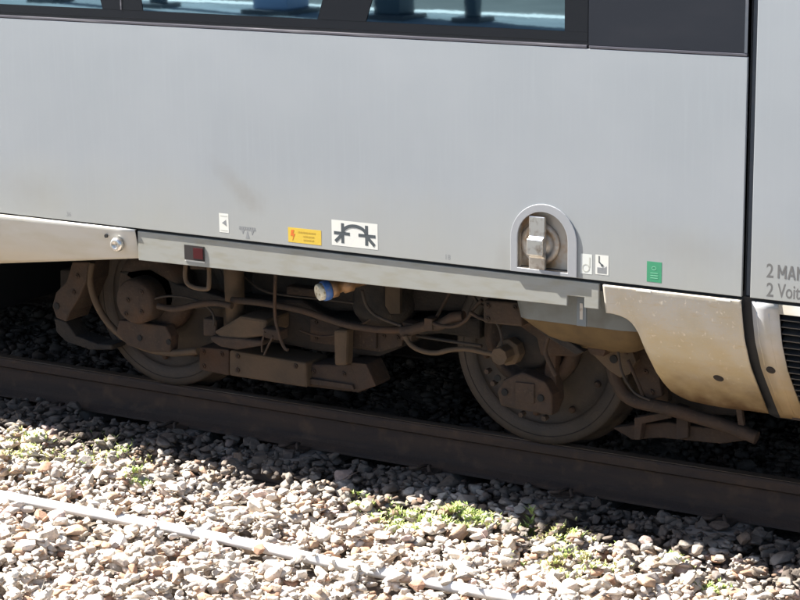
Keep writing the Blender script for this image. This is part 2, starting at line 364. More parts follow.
X0, X1, Y0, Y1 = -4.6, 2.7, -2.0, 2.5
CELL = 0.01
NX = int((X1 - X0) / CELL); NY = int((Y1 - Y0) / CELL)
yy = Y0 + (np.arange(NY) + 0.5) * CELL; xx = X0 + (np.arange(NX) + 0.5) * CELL
base = np.interp(yy, [-2.0, -1.2, 0.2, 0.5, 0.58, 2.5], [-0.245, -0.245, -0.245, -0.225, -0.22, -0.235])
H = np.repeat(base[:, None], NX, 1)
H += (0.016 * np.clip((-0.9 - xx) / 0.8, 0, 1))[None, :]
H += 0.012 * np.sin(xx * 3.1 + 1)[None, :] * np.cos(yy * 4.3)[:, None] + 0.008 * np.sin(xx * 7.7)[None, :]
# the conduit lies in the stones
CD = [(-6.0, -0.60), (-1.56, -0.553), (-0.6, -0.535), (0.0, -0.548), (0.9, -0.525), (4.0, -0.50)]
def cdy(x): return float(np.interp(x, [p[0] for p in CD], [p[1] for p in CD]))
def cdz(x): return -0.182 - 0.022 * float(np.interp(x, [-6.0, -0.3, 0.5, 4.0], [-0.15, -0.05, 0.3, 0.5]))
H_cd = np.full((NY, NX), False)
for i, x in enumerate(xx):
    y = cdy(x); j0 = int((y - 0.028 - Y0) / CELL); j1 = int((y + 0.028 - Y0) / CELL)
    H[j0:j1, i] = cdz(x) + 0.02; H_cd[j0:j1, i] = True
# sleepers and rail foot: solid
SLX = [0.44 + 0.645 * (k - 7) for k in range(11)]
for sx in SLX:
    i0 = int((sx - 0.13 - X0) / CELL); i1 = int((sx + 0.13 - X0) / CELL)
    j0 = int((0.24 - Y0) / CELL); H[j0:, max(i0, 0):i1] = np.maximum(H[j0:, max(i0, 0):i1], -0.196)
jr0 = int((0.555 - Y0) / CELL); jr1 = int((0.72 - Y0) / CELL)
stones = []
NS = 54000
sz = np.clip(rng.lognormal(math.log(0.0185), 0.36, NS), 0.009, 0.043)
order = np.argsort(-(sz * (0.6 + 0.8 * rng.random(NS))))   # roughly big ones first, fines last, still mixed
sz = sz[order]
px_ = X0 + 0.05 + rng.random(NS) * (X1 - X0 - 0.1); py_ = Y0 + 0.05 + rng.random(NS) * (Y1 - Y0 - 0.1)
mixed = rng.permutation(NS); sz = np.where(rng.random(NS) < 0.65, sz[mixed], sz)
for k in range(NS):
    s = sz[k]; x = px_[k]; y = py_[k]
    if y > 0.9 and rng.random() < 0.35: continue
    if 0.545 - s < y < 0.73 + s: continue
    rx = s * (0.95 + 0.55 * rng.random()); ry = s * (0.75 + 0.4 * rng.random()); rz = s * (0.42 + 0.38 * rng.random())
    rr = 0.7 * 0.5 * (rx + ry)
    i0 = int((x - rr - X0) / CELL); i1 = int((x + rr - X0) / CELL) + 1; j0 = int((y - rr - Y0) / CELL); j1 = int((y + rr - Y0) / CELL) + 1
    if i0 < 0 or j0 < 0: continue
    w = H[j0:j1, i0:i1]
    on = H_cd[j0:j1, i0:i1]
    cov = 0.0
    if on.any():
        keep = 0.01 if x < -0.6 else (0.05 if x < -0.1 else 0.16)
        if rng.random() > keep: continue
    top = w.mean() * 0.7 + w.max() * 0.3
    if top > -0.165 + (0.012 if y < 0.2 else -0.004) + 0.016 * min(max((-0.9 - x) / 0.8, 0), 1): continue
    z = top + rz * 0.5
    H[j0:j1, i0:i1] = np.maximum(w, z + rz * 0.55)
    stones.append((x, y, z, rx, ry, rz, k))
def rotm(a, b, c):
    return np.array(Matrix.Rotation(a, 3, 'Z') @ Matrix.Rotation(b, 3, 'X') @ Matrix.Rotation(c, 3, 'Y'))
def proj(x, y, z):
    c = R.T @ (np.array((x, y, z)) - CAM); return 400 + F * c[0] / c[2], 300 + F * c[1] / c[2], c[2]
scored = []
for q, (x, y, z, rx, ry, rz, k) in enumerate(stones):
    u, v, d = proj(x, y, z)
    if 8 < u < 792 and 8 < v < 592 and y < 0.5:
        i = int((x - X0) / CELL); j = int((y - Y0) / CELL)
        if H[j, i] < z + rz * 0.62: scored.append((rx * ry / d ** 2, q))
scored.sort(reverse=True)
single = set(q for _, q in scored[:300])
bed = bpy.data.objects.new('ballast', None); COL.objects.link(bed); bed['kind'] = 'structure'; ORG['ballast'] = np.zeros(3)
hi_me = []
for i in range(NV):
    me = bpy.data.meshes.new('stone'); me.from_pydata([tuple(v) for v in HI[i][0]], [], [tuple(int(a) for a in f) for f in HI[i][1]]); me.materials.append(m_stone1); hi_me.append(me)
V = []; FV = []; A = []; off = 0
for q, (x, y, z, rx, ry, rz, k) in enumerate(stones):
    a = rng.random() * 6.283; b = (rng.random() - 0.5) * 0.8; c = (rng.random() - 0.5) * 0.8
    if q in single:
        o = bpy.data.objects.new('stone', hi_me[k % NV]); COL.objects.link(o); o.parent = bed
        o.matrix_local = Matrix.Translation((x, y, z)) @ Matrix.Rotation(a, 4, 'Z') @ Matrix.Rotation(b, 4, 'X') @ Matrix.Rotation(c, 4, 'Y') @ Matrix.Diagonal((rx, ry, rz, 1))
        continue
    vis = y < 0.5 and rx > 0.02
    vs, fs = (HI if vis else LO)[k % NV]
    vv = (vs * np.array([rx, ry, rz])) @ rotm(a, b, c).T + np.array([x, y, z])
    V.append(vv); FV.append(fs + off); off += len(vs); A.append(np.full(len(vs), rng.random()))
V = np.concatenate(V); FV = np.concatenate(FV); A = np.concatenate(A)
me = bpy.data.meshes.new('gravel'); me.vertices.add(len(V)); me.vertices.foreach_set('co', V.ravel().astype(np.float32))
me.loops.add(FV.size); me.loops.foreach_set('vertex_index', FV.ravel().astype(np.int32))
me.polygons.add(len(FV)); me.polygons.foreach_set('loop_start', np.arange(0, FV.size, 3, dtype=np.int32)); me.polygons.foreach_set('loop_total', np.full(len(FV), 3, dtype=np.int32))
at = me.attributes.new('stone_random', 'FLOAT', 'POINT'); at.data.foreach_set('value', A.astype(np.float32))
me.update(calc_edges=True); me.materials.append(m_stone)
gv = bpy.data.objects.new('gravel', me); COL.objects.link(gv); gv.parent = bed; gv['kind'] = 'stuff'
print('stones', len(stones), 'tris', len(FV))

# ------------------------------------------------------------------ rails, sleepers, conduit
def rail(name, yc, label):
    pr = [(-0.075, -0.172), (0.075, -0.172), (0.075, -0.161), (0.03, -0.148), (0.0085, -0.135), (0.0085, -0.052), (0.034, -0.038), (0.036, -0.009), (0.03, -0.002), (0.02, 0.0),
          (-0.02, 0.0), (-0.03, -0.002), (-0.036, -0.009), (-0.034, -0.038), (-0.0085, -0.052), (-0.0085, -0.135), (-0.03, -0.148), (-0.075, -0.161)]
    t = thing(name, (0, yc, -0.172), label, 'rail')
    MB().prism([(-30, yc + a, b) for a, b in pr], (60, 0, 0)).build('rail_bar', m_rail, t)
    MB().box((-30, yc - 0.022, 0.0005), (30, yc + 0.022, 0.0022)).build('running_surface', m_railtop, t)
    return t
rail('rail', 0.621, 'rusty brown steel rail under the near wheels of the railcar')
rail('rail', 2.129, 'rusty rail under the far side wheels, in the dark behind')
def sleeper(name, sx, yc0, yc1, label, grp):
    t = thing(name, (sx, (yc0 + yc1) / 2, -0.26), label, 'sleeper', grp)
    MB().xz([(sx - 0.135, -0.26), (sx + 0.135, -0.26), (sx + 0.105, -0.176), (sx - 0.105, -0.176)], yc0, yc1 - yc0).build('sleeper_block', m_sleeper, t, bevel=0.008)
    return t
def clip_mb(sx, yy_, sg):
    m = MB(); m.tube([(sx - 0.05, yy_, -0.168), (sx - 0.045, yy_ - sg * 0.05, -0.15), (sx - 0.01, yy_ - sg * 0.06, -0.142), (sx, yy_ - sg * 0.02, -0.140), (sx + 0.01, yy_ + sg * 0.015, -0.150),
            (sx + 0.03, yy_ - sg * 0.03, -0.140), (sx + 0.05, yy_ - sg * 0.055, -0.155)], 0.008, 6)
    m.box((sx - 0.06, yy_ - 0.03, -0.175), (sx + 0.06, yy_ + 0.03, -0.162)); return m
for i, sx in enumerate(SLX):
    lb = {7: 'concrete sleeper whose end shows in the gravel just below the right wheel', 8: 'concrete sleeper whose end shows in the gravel below the curved brown fairing',
          4: 'buried sleeper below the left wheel, its rail clip beside the rail', 5: 'buried sleeper below the brake box between the two wheels',
          6: 'buried sleeper below the dark gap just left of the right wheel'}.get(i, 'dusty concrete sleeper under the rails, out of view or hidden by gravel')
    t = sleeper('sleeper', sx, 0.30, 2.45, lb, 'sleepers under the railcar')
    clip_mb(sx, 0.515, 1).build('rail_clip', m_rail, t); clip_mb(sx, 2.235, -1).build('rail_clip', m_rail, t)
c = MB(); c.tube([(x, cdy(x), cdz(x)) for x in np.arange(-6, 4.01, 0.25)], 0.0215, 14)
tag(c.build('cable_conduit', m_duct), 'long white cable conduit half buried in the sunlit gravel', 'conduit')

# adjoining tracks and platforms (behind the camera; the window glass mirrors them)
for yc, lb in ((-2.13, 'rail of the neighbouring track, nearer to the railcar'), (-3.64, 'rail of the neighbouring track, beside the platform')):
    rail('rail', yc, lb)
p = MB(); p.box((-60, -14.0, -0.26), (60, -4.6, 0.70)); pl = p.build('platform', m_asph); tag(pl, kind='structure')
for y0 in (-5.3, -13.9):
    w = MB(); w.box((-60, y0, 0.70), (60, y0 + 0.55, 0.712)); o = w.build('platform_edge', m_wpaint, pl)
p = MB(); p.box((-60, -38.0, -0.26), (60, -20.0, 0.70)); pl2 = p.build('far_platform', m_conc); tag(pl2, kind='structure')
w = MB(); w.box((-60, -20.8, 0.70), (60, -20.1, 0.712)); w.build('platform_edge', m_wpaint, pl2)
w = MB(); w.box((-60, -9.80, 0.70), (60, -9.56, 0.708)); w.build('painted_line', m_wpaint, pl)
w = MB(); w.box((-60, -13.85, 0.70), (60, -9.82, 0.706)); w.build('painted_canopy_shade', m_canshade, pl)  # dark sheet in place of the shade of an unbuilt canopy
for x, wd, mm, nm, lb in ((-5.5, 0.26, m_colb, 'platform_column', 'thick blue steel column on the platform, mirrored right of the right slanted pillar'),
                      (-4.72, 0.11, m_colb, 'platform_column', 'thin blue steel column on the platform, mirrored in the rightmost pane'),
                      (-6.68, 0.36, m_pylon, 'information_pylon', 'pale blue pylon on the platform, mirrored in the middle pane'),
                      (-8.05, 0.13, m_colb, 'platform_column', 'thin blue steel column mirrored in the left half of the middle pane'),
                      (-9.35, 0.16, m_colb, 'platform_column', 'blue steel column mirrored in the leftmost pane')):
    t = thing(nm, (x, -9.1, 0.7), lb, 'pylon' if nm[0] == 'i' else 'column')
    MB().box((x - wd / 2, -9.1 - wd / 2, 0.74), (x + wd / 2, -9.1 + wd / 2, 4.2)).build('post', mm, t, bevel=0.01)
    MB().box((x - wd / 2 - 0.08, -9.18 - wd / 2, 0.70), (x + wd / 2 + 0.08, -9.02 + wd / 2, 0.74)).build('base_plate', m_seal, t)
p = MB(); p.box((-60, 2.87, -0.26), (60, 9.0, 0.62)); tag(p.build('back_platform', m_wall), kind='structure')

# ------------------------------------------------------------------ railcar body
car = thing('railcar', (0.0, 1.375, 0.0), 'silver grey railcar with brown dusty bogie, seen from the side', 'train')
XG0, XG1 = 1.352, 1.383            # vertical gap between the two body sections
ZB, ZT = 0.842, 1.662
XL, XR = -9.0, 7.0
# inner arch of the lock recess
def arch(l, r, top, botl, botr, n=18, y=0.0):
    A_ = P(l, botl, y); B_ = P(r, botr, y); T_ = P((l + r) / 2, top, y)
    x0, x1 = A_[0], B_[0]; rad = (x1 - x0) / 2; cx = (x0 + x1) / 2; zt = T_[2]
    pts = [(x0, A_[2]), ]
    for i in range(n + 1):
        an = math.pi - math.pi * i / n
        pts.append((cx + rad * math.cos(an), zt - rad * 1.0 + rad * math.sin(an)))
    pts.append((x1, B_[2])); return pts
inner = arch(518, 568, 212, 267, 273)
outer = arch(511, 577.5, 204, 270.5, 277.5)
def plate_with_hole(outer_, holes, y0, y1, name, m, parent, bevel=0.0, label=None):
    b = bmesh.new(); edges = []
    for lp in [outer_] + holes:
        vs = [b.verts.new((x, y0, z)) for x, z in lp]
        edges += [b.edges.new((vs[i], vs[(i + 1) % len(vs)])) for i in range(len(vs))]
    bmesh.ops.triangle_fill(b, use_beauty=True, use_dissolve=False, edges=edges, normal=(0, -1, 0))
    r = bmesh.ops.extrude_face_region(b, geom=b.faces[:])
    for v in r['geom']:
        if isinstance(v, bmesh.types.BMVert): v.co.y = y1
    bmesh.ops.recalc_face_normals(b, faces=b.faces)
    xs = [p_[0] for p_ in outer_]; zs = [p_[1] for p_ in outer_]
    c_ = np.array([(min(xs) + max(xs)) / 2, (y0 + y1) / 2, (min(zs) + max(zs)) / 2])
    for v in b.verts: v.co -= Vector(c_)
    me_ = bpy.data.meshes.new(name); b.to_mesh(me_); b.free(); me_.materials.append(m)
    return link(name, me_, c_, parent, bevel, 0, label)
side = plate_with_hole([(XL, ZB), (XG0, ZB), (XG0, ZT), (XL, ZT)], [inner], 0.0, 0.012, 'body_side', m_body, car, bevel=0.0015)
end = MB().box((XG1, 0.0, ZB), (XR, 0.012, 3.3)).build('body_side', m_body, car, bevel=0.002, label='side panel with grey lettering right of the vertical gap')
MB().box((XG0 + 0.0005, 0.028, 0.842), (XG1 - 0.0005, 0.05, 3.3)).build('gap_seal', m_seal, car)
MB().box((XG0 + 0.002, 0.022, 0.84), (XG0 + 0.006, 0.028, 3.3)).build('gap_rubber', m_gap, car)
# upper side, roof, far side, floor, ends
MB().box((XL, 0.0, 2.46), (XG0, 0.012, 3.3)).build('upper_side', m_body, car)
MB().prism([(XL, 0.012, 3.3), (XL, 0.1, 3.48), (XL, 0.5, 3.64), (XL, 1.375, 3.7), (XL, 2.25, 3.64), (XL, 2.65, 3.48), (XL, 2.738, 3.3)], (XR - XL, 0, 0)).build('roof', m_roof, car)
MB().box((XL, 2.738, 0.36), (XR, 2.75, 3.3)).build('far_side', m_body, car)
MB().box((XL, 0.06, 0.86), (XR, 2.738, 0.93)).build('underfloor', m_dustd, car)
MB().box((XL, 0.013, 0.62), (XL + 0.05, 2.737, 3.3)).build('car_end', m_body, car)
MB().box((XR - 0.05, 0.013, 0.3), (XR, 2.737, 3.3)).build('car_end', m_body, car)
# --- window band
zt0, zt1 = ZT + 0.002, ZT + 0.0125
XW = 0.763
MB().box((XL, -0.001, zt0), (XW - 0.004, 0.012, zt1)).build('window_trim', m_trim, car, bevel=0.002)
MB().box((XW + 0.003, -0.001, zt0), (XG0 - 0.002, 0.012, zt1)).build('window_trim', m_trim, car, bevel=0.002)
MB().box((XL, 0.004, zt1 + 0.0005), (XW - 0.002, 0.014, zt1 + 0.012)).build('window_seal', m_gap, car)
MB().box((XW + 0.002, -0.001, zt1 + 0.001), (XG0 - 0.004, 0.012, 2.455)).build('blanking_panel', m_blank, car, label='plain dark panel at the right end of the window band')
MB().box((XG0 - 0.0115, -0.002, zt1 + 0.001), (XG0 - 0.001, -0.001, 2.455)).build('panel_seal', m_seal, car)
zb = 1.719
MB().box((XL, 0.002, zt1 + 0.0125), (XW - 0.002, 0.012, zb)).build('window_border', m_blackg, car)
MB().box((0.672, 0.002, zb + 0.0005), (XW - 0.002, 0.012, 2.455)).build('window_border', m_blackg, car)
def px_at(pxl, z, y=0.003):
    lo, hi = -8, 4
    for _ in range(50):
        mid = (lo + hi) / 2
        if proj(mid, y, z)[0] < pxl: lo = mid
        else: hi = mid
    return lo
# pillar edges (slanted) at glass bottom; leaning lines
e1a, e1b = px_at(103, zb), px_at(143, zb); e2a, e2b = px_at(318, zb), px_at(366, zb)
top = 2.455
def pane(xa, xb, xc, xd, hl):   # bottom-left, bottom-right, top-right, top-left
    MB().xz([(xa, zb + 0.0005), (xb, zb + 0.0005), (xc, top), (xd, top)], 0.003, 0.008).build('window_pane', m_glass, car)
sl = 0.42
pane(XL, e1a - 0.002, e1a - 0.2, XL, 0)
MB().xz([(e1a, zb + 0.0005), (e1b, zb + 0.0005), (e1b - 0.10, top), (e1a - 0.198, top)], 0.0015, 0.011).build('window_pillar', m_blackg, car)
MB().box((e1a + 0.09, -0.001, zb + 0.001), (e1a + 0.096, 0.0015, 1.95)).build('pillar_joint', m_trim, car)
pane(e1b + 0.002, e2a - 0.002, e2a + 0.24, e1b - 0.098, 0)
MB().xz([(e2a, zb + 0.0005), (e2b, zb + 0.0005), (e2b + 0.26, top), (e2a + 0.242, top)], 0.0015, 0.011).build('window_pillar', m_blackg, car)
pane(e2b + 0.002, 0.671, 0.671, e2b + 0.262, 0)

# --- lock recess with its lever
def ring_plate(o_, i_, y0, y1, name, m, parent, bevel=0.0):
    n = len(o_); vs = [(x, y0, z) for x, z in o_] + [(x, y0, z) for x, z in i_] + [(x, y1, z) for x, z in o_] + [(x, y1, z) for x, z in i_]
    fs = []
    for k in range(n):
        k2 = (k + 1) % n
        fs += [(k, k2, n + k2, n + k), (2 * n + k, 3 * n + k, 3 * n + k2, 2 * n + k2), (k, 2 * n + k, 2 * n + k2, k2), (n + k, n + k2, 3 * n + k2, 3 * n + k)]
    m_ = MB(); m_.add(vs, fs); return m_.build(name, m, parent, bevel)
fr = ring_plate(outer, inner, -0.006, 0.0006, 'lock_frame', m_frame, car, bevel=0.002)
DY = 0.034
n = len(inner); dish = MB()
dish.add([(x, -0.001, z) for x, z in inner] + [(x, DY, z) for x, z in inner], [(k, (k + 1) % n, n + (k + 1) % n, n + k) for k in range(n)] + [tuple(range(n, 2 * n))])
dish.build('lock_recess', m_recess, car)
lc = P(541, 243, DY)
lk = MB().lathe((lc[0], DY - 0.002, lc[2]), (0, -1, 0), [(0, 0.078), (0.008, 0.078), (0.012, 0.070), (0.012, 0.058), (0.004, 0.055), (0.004, 0.040), (0.018, 0.038), (0.02, 0.0)], 40).build('lock_ring', m_recess, car)
lv = MB(); x0 = lc[0] - 0.030; x1 = lc[0] + 0.034; z = lc[2]
lv.prism([(x0, 0.010, z + 0.105), (x0, -0.004, z + 0.104), (x0, -0.006, z + 0.03), (x0, -0.022, z + 0.022), (x0, -0.024, z - 0.035), (x0, -0.006, z - 0.045), (x0, -0.004, z - 0.105), (x0, 0.012, z - 0.106),
          (x0, 0.010, z - 0.03), (x0, 0.012, z + 0.03)], (x1 - x0, 0, 0))
lv.build('lock_lever', m_steel, car, bevel=0.003)
MB().lathe((lc[0] - 0.002, 0.01, lc[2] - 0.002), (0, 1, 0), [(0, 0.018), (0.034, 0.018)], 16).build('lock_spindle', m_steel, car)

# --- sill panel with notch
def zl(px, py): p_ = P(px, py, 0.007); return (p_[0], p_[2])
sT = 0.829
a = zl(138.5, 262); b_ = zl(598.5, 310); n1 = zl(567, 309); n2 = zl(567, 296.5); n3 = zl(584, 299); n4 = zl(584, 311)
zb_l = 0.708; zb_r = 0.735
def zbot(x): return zb_l + (zb_r - zb_l) * (x - a[0]) / (b_[0] - a[0])
MB().xz([(a[0], zb_l), (n1[0], zbot(n1[0])), (n1[0], 0.772), (n4[0], 0.772), (n4[0], zbot(n4[0])), (b_[0], zb_r), (b_[0], sT), (a[0], sT)], 0.008, 0.02).build('sill_panel', m_strip, car, bevel=0.0025)
hb = MB().xz([(n1[0] + 0.02, 0.84), (n1[0] + 0.058, 0.84), (n1[0] + 0.058, 0.655), (n1[0] + 0.02, 0.655)], 0.045, 0.008).build('hanger_bar', m_box, car, bevel=0.001)
MB().xz([(n1[0] + 0.033, 0.74), (n1[0] + 0.045, 0.74), (n1[0] + 0.045, 0.68), (n1[0] + 0.033, 0.68)], 0.0435, 0.001).build('slot', m_steel, hb)
# reflector
r0 = P(184.5, 245, 0.006); r1 = P(204.5, 261.5, 0.006)
rf = MB().box((r0[0], 0.003, r1[2]), (r1[0], 0.0078, r0[2] + 0.002)).build('reflector', m_reflb, car)
MB().box((r0[0] + 0.045, 0.001, r1[2] + 0.008), (r1[0] - 0.004, 0.003, r0[2] - 0.006)).build('red_lens', m_red, rf)
MB().box((r0[0], 0.0055, r1[2] - 0.007), (r1[0], 0.0078, r1[2] - 0.001)).build('reflector_lip', m_white, rf)
# black gap line behind the seams
MB().box((XL, 0.02, 0.80), (XG0, 0.03, 0.86)).build('seam_backing', m_gap, car)
MB().box((XG1, 0.02, 0.80), (XR, 0.03, 0.86)).build('seam_backing', m_gap, car)

# --- fairings
def shell(cols, yoff, name, m, parent, label=None, thick=0.006, nr=16, ztop=0.828, lip=True):
    """cols: list of (x, zbottom). surface y = prof(z)+yoff(x)"""
    vs = []; fs = []; nc = len(cols)
    for x, zb_ in cols:
        vs.append((x, 0.012 + yoff(x), ztop)); vs.append((x, 0.003 + yoff(x), ztop - 0.0015)); 
        for r_ in range(nr):
            z_ = ztop - 0.005 - (ztop - 0.005 - zb_) * r_ / (nr - 1)
            vs.append((x, prof(z_) + yoff(x) - 0.001, z_))
    st = nr + 2
    for i in range(nc - 1):
        for r_ in range(st - 1):
            fs.append((i * st + r_, i * st + r_ + 1, (i + 1) * st + r_ + 1, (i + 1) * st + r_))
    m_ = MB(); m_.add(vs, fs, True); return m_.build(name, m, parent, solid=thick, label=label)
outl = [(602.5, 312), (612, 313), (620, 315), (627, 318), (632, 322), (636, 327), (640, 334), (644, 345), (648, 355), (653, 365), (659, 375), (664, 382), (671, 390), (680, 395.5), (690, 400), (708, 404), (728, 407.5), (750, 410), (767, 412.5)]
op = [U(*q) for q in outl]; ox = [q[0] for q in op]; oz = [q[2] for q in op]; ox[-1] = XG0 + 0.0
xs = np.linspace(P(603, 290, 0)[0], XG0 - 0.001, 60)
cols = [(float(x), float(np.interp(x, ox, oz))) for x in xs]
fa = shell(cols, lambda x: -0.002, 'fairing', m_fair, car, 'curved lower panel stained brown with road dirt', nr=26)
for hx in ((636, 651), (716, 731)):
    q0 = P(hx[0], 290, -0.004)[0]; q1 = P(hx[1], 290, -0.004)[0]
    MB().box((q0, -0.0045, 0.820), (q1, 0.0, 0.8275)).build('latch', m_white, fa, bevel=0.001)
q = U(719, 377)
MB().lathe((q[0], q[1] - 0.002, q[2]), (0, -1, -0.75), [(0, 0.020), (0.004, 0.020), (0.006, 0.013), (0.0055, 0)], 20).build('bolt', m_dustd, fa)
MB().box((P(603, 290, 0)[0] - 0.004, 0.06, 0.755), (XG0, 0.07, 0.83)).build('fairing_rail', m_gap, car)
# left fairing
zl0 = P(137, 259.5, 0)[2]; xl1 = P(135.5, 250, 0)[0]; xl0 = P(0, 265, 0)[0]; zl_0 = P(0, 265, 0.01)[2]
cols = [(float(x), float(zl0 + (zl_0 - zl0) * (x - xl1) / (xl0 - xl1))) for x in np.linspace(-3.6, xl1, 30)]
cols = [(x, max(z_, 0.42)) for x, z_ in cols]
fl = shell(cols, lambda x: -0.020 * max(0.0, min(1.0, (-1.50 - x) / 0.5)) * 0.7 - 0.001, 'fairing', m_fairl, car, 'cream skirt panel with round knob at its right end', nr=14, ztop=0.834)
kb = P(117, 244.5, -0.005)
kn = MB().lathe((kb[0], 0.004, kb[2]), (0, -1, 0), [(0, 0.030), (0.012, 0.030), (0.022, 0.026), (0.026, 0.014), (0.018, 0.010), (0.018, 0)], 24).build('knob', m_steel, fl)
kb = P(106, 236, 0); MB().lathe((kb[0], 0.004, kb[2]), (0, -1, 0), [(0, 0.008), (0.006, 0.008)], 12).build('hole', m_hole, fl)

# --- louvre panel, right of the gap
XLv = 1.482
oz0 = [U(776, 418)[2], U(800, 427)[2]]
zlow = 0.335
top_l = 0.792; bot_l = 0.40
def strip_shell(x0, x1, za, zb_, name, m, parent, off=0.010, nr=20, thick=0.006):
    vs = []; fs = []
    for x in (x0, x1):
        for r_ in range(nr):
            z_ = za + (zb_ - za) * r_ / (nr - 1); vs.append((x, prof(z_) + off, z_))
    for r_ in range(nr - 1): fs.append((r_, r_ + 1, nr + r_ + 1, nr + r_))
    return MB().add(vs, fs, True).build(name, m, parent, solid=thick)
lp_ = strip_shell(XG1 + 0.002, XLv, 0.828, zlow, 'louvre_border', m_fairr, car)
strip_shell(XLv + 0.0006, XR, 0.828, top_l, 'louvre_border', m_fairr, car)
strip_shell(XLv + 0.0006, XR, bot_l, zlow, 'louvre_border', m_fairr, car)
vs = []
e = MB(); ez = np.linspace(0.79, 0.36, 16)
e.tube([(XG1 + 0.062, prof(z_) + 0.009, z_) for z_ in ez], 0.003, 6, False); e.build('ridge', m_fairr, lp_)
e = MB(); e.tube([(XG1 + 0.018, prof(z_) + 0.009, z_) for z_ in ez], 0.003, 6, False); e.build('ridge', m_fairr, lp_)
q = U(770, 370); MB().lathe((q[0], q[1] + 0.010, q[2]), (0, -1, -0.7), [(0, 0.017), (0.005, 0.017), (0.007, 0.01), (0.003, 0)], 18).build('bolt', m_dustd, lp_)
lb = MB(); lb.prism([(XG1 + 0.05, 0.31, 0.335), (XG1 + 0.05, 0.50, 0.29), (XG1 + 0.05, 0.50, 0.34), (XG1 + 0.05, 0.33, 0.36)], (5.5, 0, 0)); lb.build('louvre_underside', m_dustl, car)
for k in range(15):
    z_ = top_l - 0.014 - k * (top_l - bot_l) / 15.0; y_ = prof(z_)
    s_ = MB(); s_.prism([(XLv + 0.001, y_ + 0.016, z_ - 0.008), (XLv + 0.001, y_ + 0.053, z_ + 0.014), (XLv + 0.001, y_ + 0.055, z_ + 0.010), (XLv + 0.001, y_ + 0.018, z_ - 0.012)], (2.6, 0, 0))
    s_.build('louvre_slat', m_louvre, car)
b2 = MB(); nr = 14; vs = []; fs = []
for x in (XLv, XR):
    for r_ in range(nr):
        z_ = 0.82 + (0.34 - 0.82) * r_ / (nr - 1); vs.append((x, prof(z_) + 0.07, z_))
for r_ in range(nr - 1): fs.append((r_, r_ + 1, nr + r_ + 1, nr + r_))
b2.add(vs, fs, True).build('louvre_backing', m_gap, car, solid=0.004)
# gap between the fairings
MB().prism([(XG0 - 0.02, prof(z_) + 0.02, z_) for z_ in (0.84, 0.75, 0.68, 0.6, 0.5, 0.42, 0.34)] + [(XG0 - 0.02, 0.42, 0.30), (XG0 - 0.02, 0.42, 0.84)], (0.07, 0, 0)).build('gap_rubber', m_gap, car)

# ------------------------------------------------------------------ stickers and lettering
D = -0.0005
def quad(pts, name, m, parent, y=0.0, d=D):
    return MB().pix(pts, y + d, -d * 0.9).build(name, m, parent)
def sprite(px0, py0, px1, py1, name, m, parent, label=None, slope=0.092):
    w_ = px1 - px0; a_ = P(px0, py0, 0); b__ = P(px1, py1, 0)
    return MB().box((a_[0], D, b__[2]), (b__[0], -0.0001, a_[2])).build(name, m, parent, label=label), a_[0], b__[0], b__[2], a_[2]
def bar(x0, z0, x1, z1, w_, y=2 * D, th=-D * 0.9):
    d_ = Vector((x1 - x0, 0, z1 - z0)).normalized(); nrm = Vector((-d_.z, 0, d_.x)) * w_ / 2
    m_ = MB(); m_.prism([(x0 + nrm.x, y, z0 + nrm.z), (x1 + nrm.x, y, z1 + nrm.z), (x1 - nrm.x, y, z1 - nrm.z), (x0 - nrm.x, y, z0 - nrm.z)], (0, th, 0)); return m_
# 1. white bogie-pivot pictogram
st, xa, xb, za, zb2 = sprite(331.5, 219.5, 378, 250, 'pictogram_sticker', m_white, car, 'white sticker with two crosses joined by an arc')
cx1 = xa + 0.24 * (xb - xa); cx2 = xa + 0.76 * (xb - xa); zm = za + 0.50 * (zb2 - za); hh = (zb2 - za)
pc = MB()
def addbar(mb, x0, z0, x1, z1, w_, dy=0):
    b3 = bar(x0, z0, x1, z1, w_, 2 * D - dy * 0.25); mb.add(b3.v, b3.f)
addbar(pc, cx1, zm - 0.38 * hh, cx1, zm + 0.40 * hh, 0.013); addbar(pc, cx2, zm - 0.38 * hh, cx2, zm + 0.40 * hh, 0.013)
addbar(pc, xa + 0.05 * (xb - xa), zm - 0.0, cx1 + 0.032, zm - 0.0, 0.012, 0.0003); addbar(pc, cx2 - 0.036, zm, xb - 0.05 * (xb - xa), zm, 0.012, 0.0003)
addbar(pc, cx1, zm - 0.02 * hh, xa + 0.08 * (xb - xa), zm - 0.34 * hh, 0.013, 0.0006); addbar(pc, cx2, zm - 0.02 * hh, xb - 0.07 * (xb - xa), zm - 0.36 * hh, 0.013, 0.0006)
arc = []; rr = (cx2 - cx1) / 2
N_ = 20
for i in range(N_ + 1):
    an = math.pi * i / N_; arc.append(((cx1 + cx2) / 2 - (rr + 0.003) * math.cos(an), zm + 0.006 + (0.34 * hh) * math.sin(an)))
for i in range(N_, -1, -1):
    an = math.pi * i / N_; arc.append(((cx1 + cx2) / 2 - (rr - 0.009) * math.cos(an), zm + 0.004 + (0.34 * hh - 0.011) * math.sin(an)))
for i in range(N_):
    o1, o2 = arc[i], arc[i + 1]; i1, i2 = arc[2 * N_ + 1 - i], arc[2 * N_ - i]
    pc.prism([(o1[0], 2 * D - 0.0004, o1[1]), (o2[0], 2 * D - 0.0004, o2[1]), (i2[0], 2 * D - 0.0004, i2[1]), (i1[0], 2 * D - 0.0004, i1[1])], (0, 0.0005, 0))
pc.build('pictogram', m_print, st)
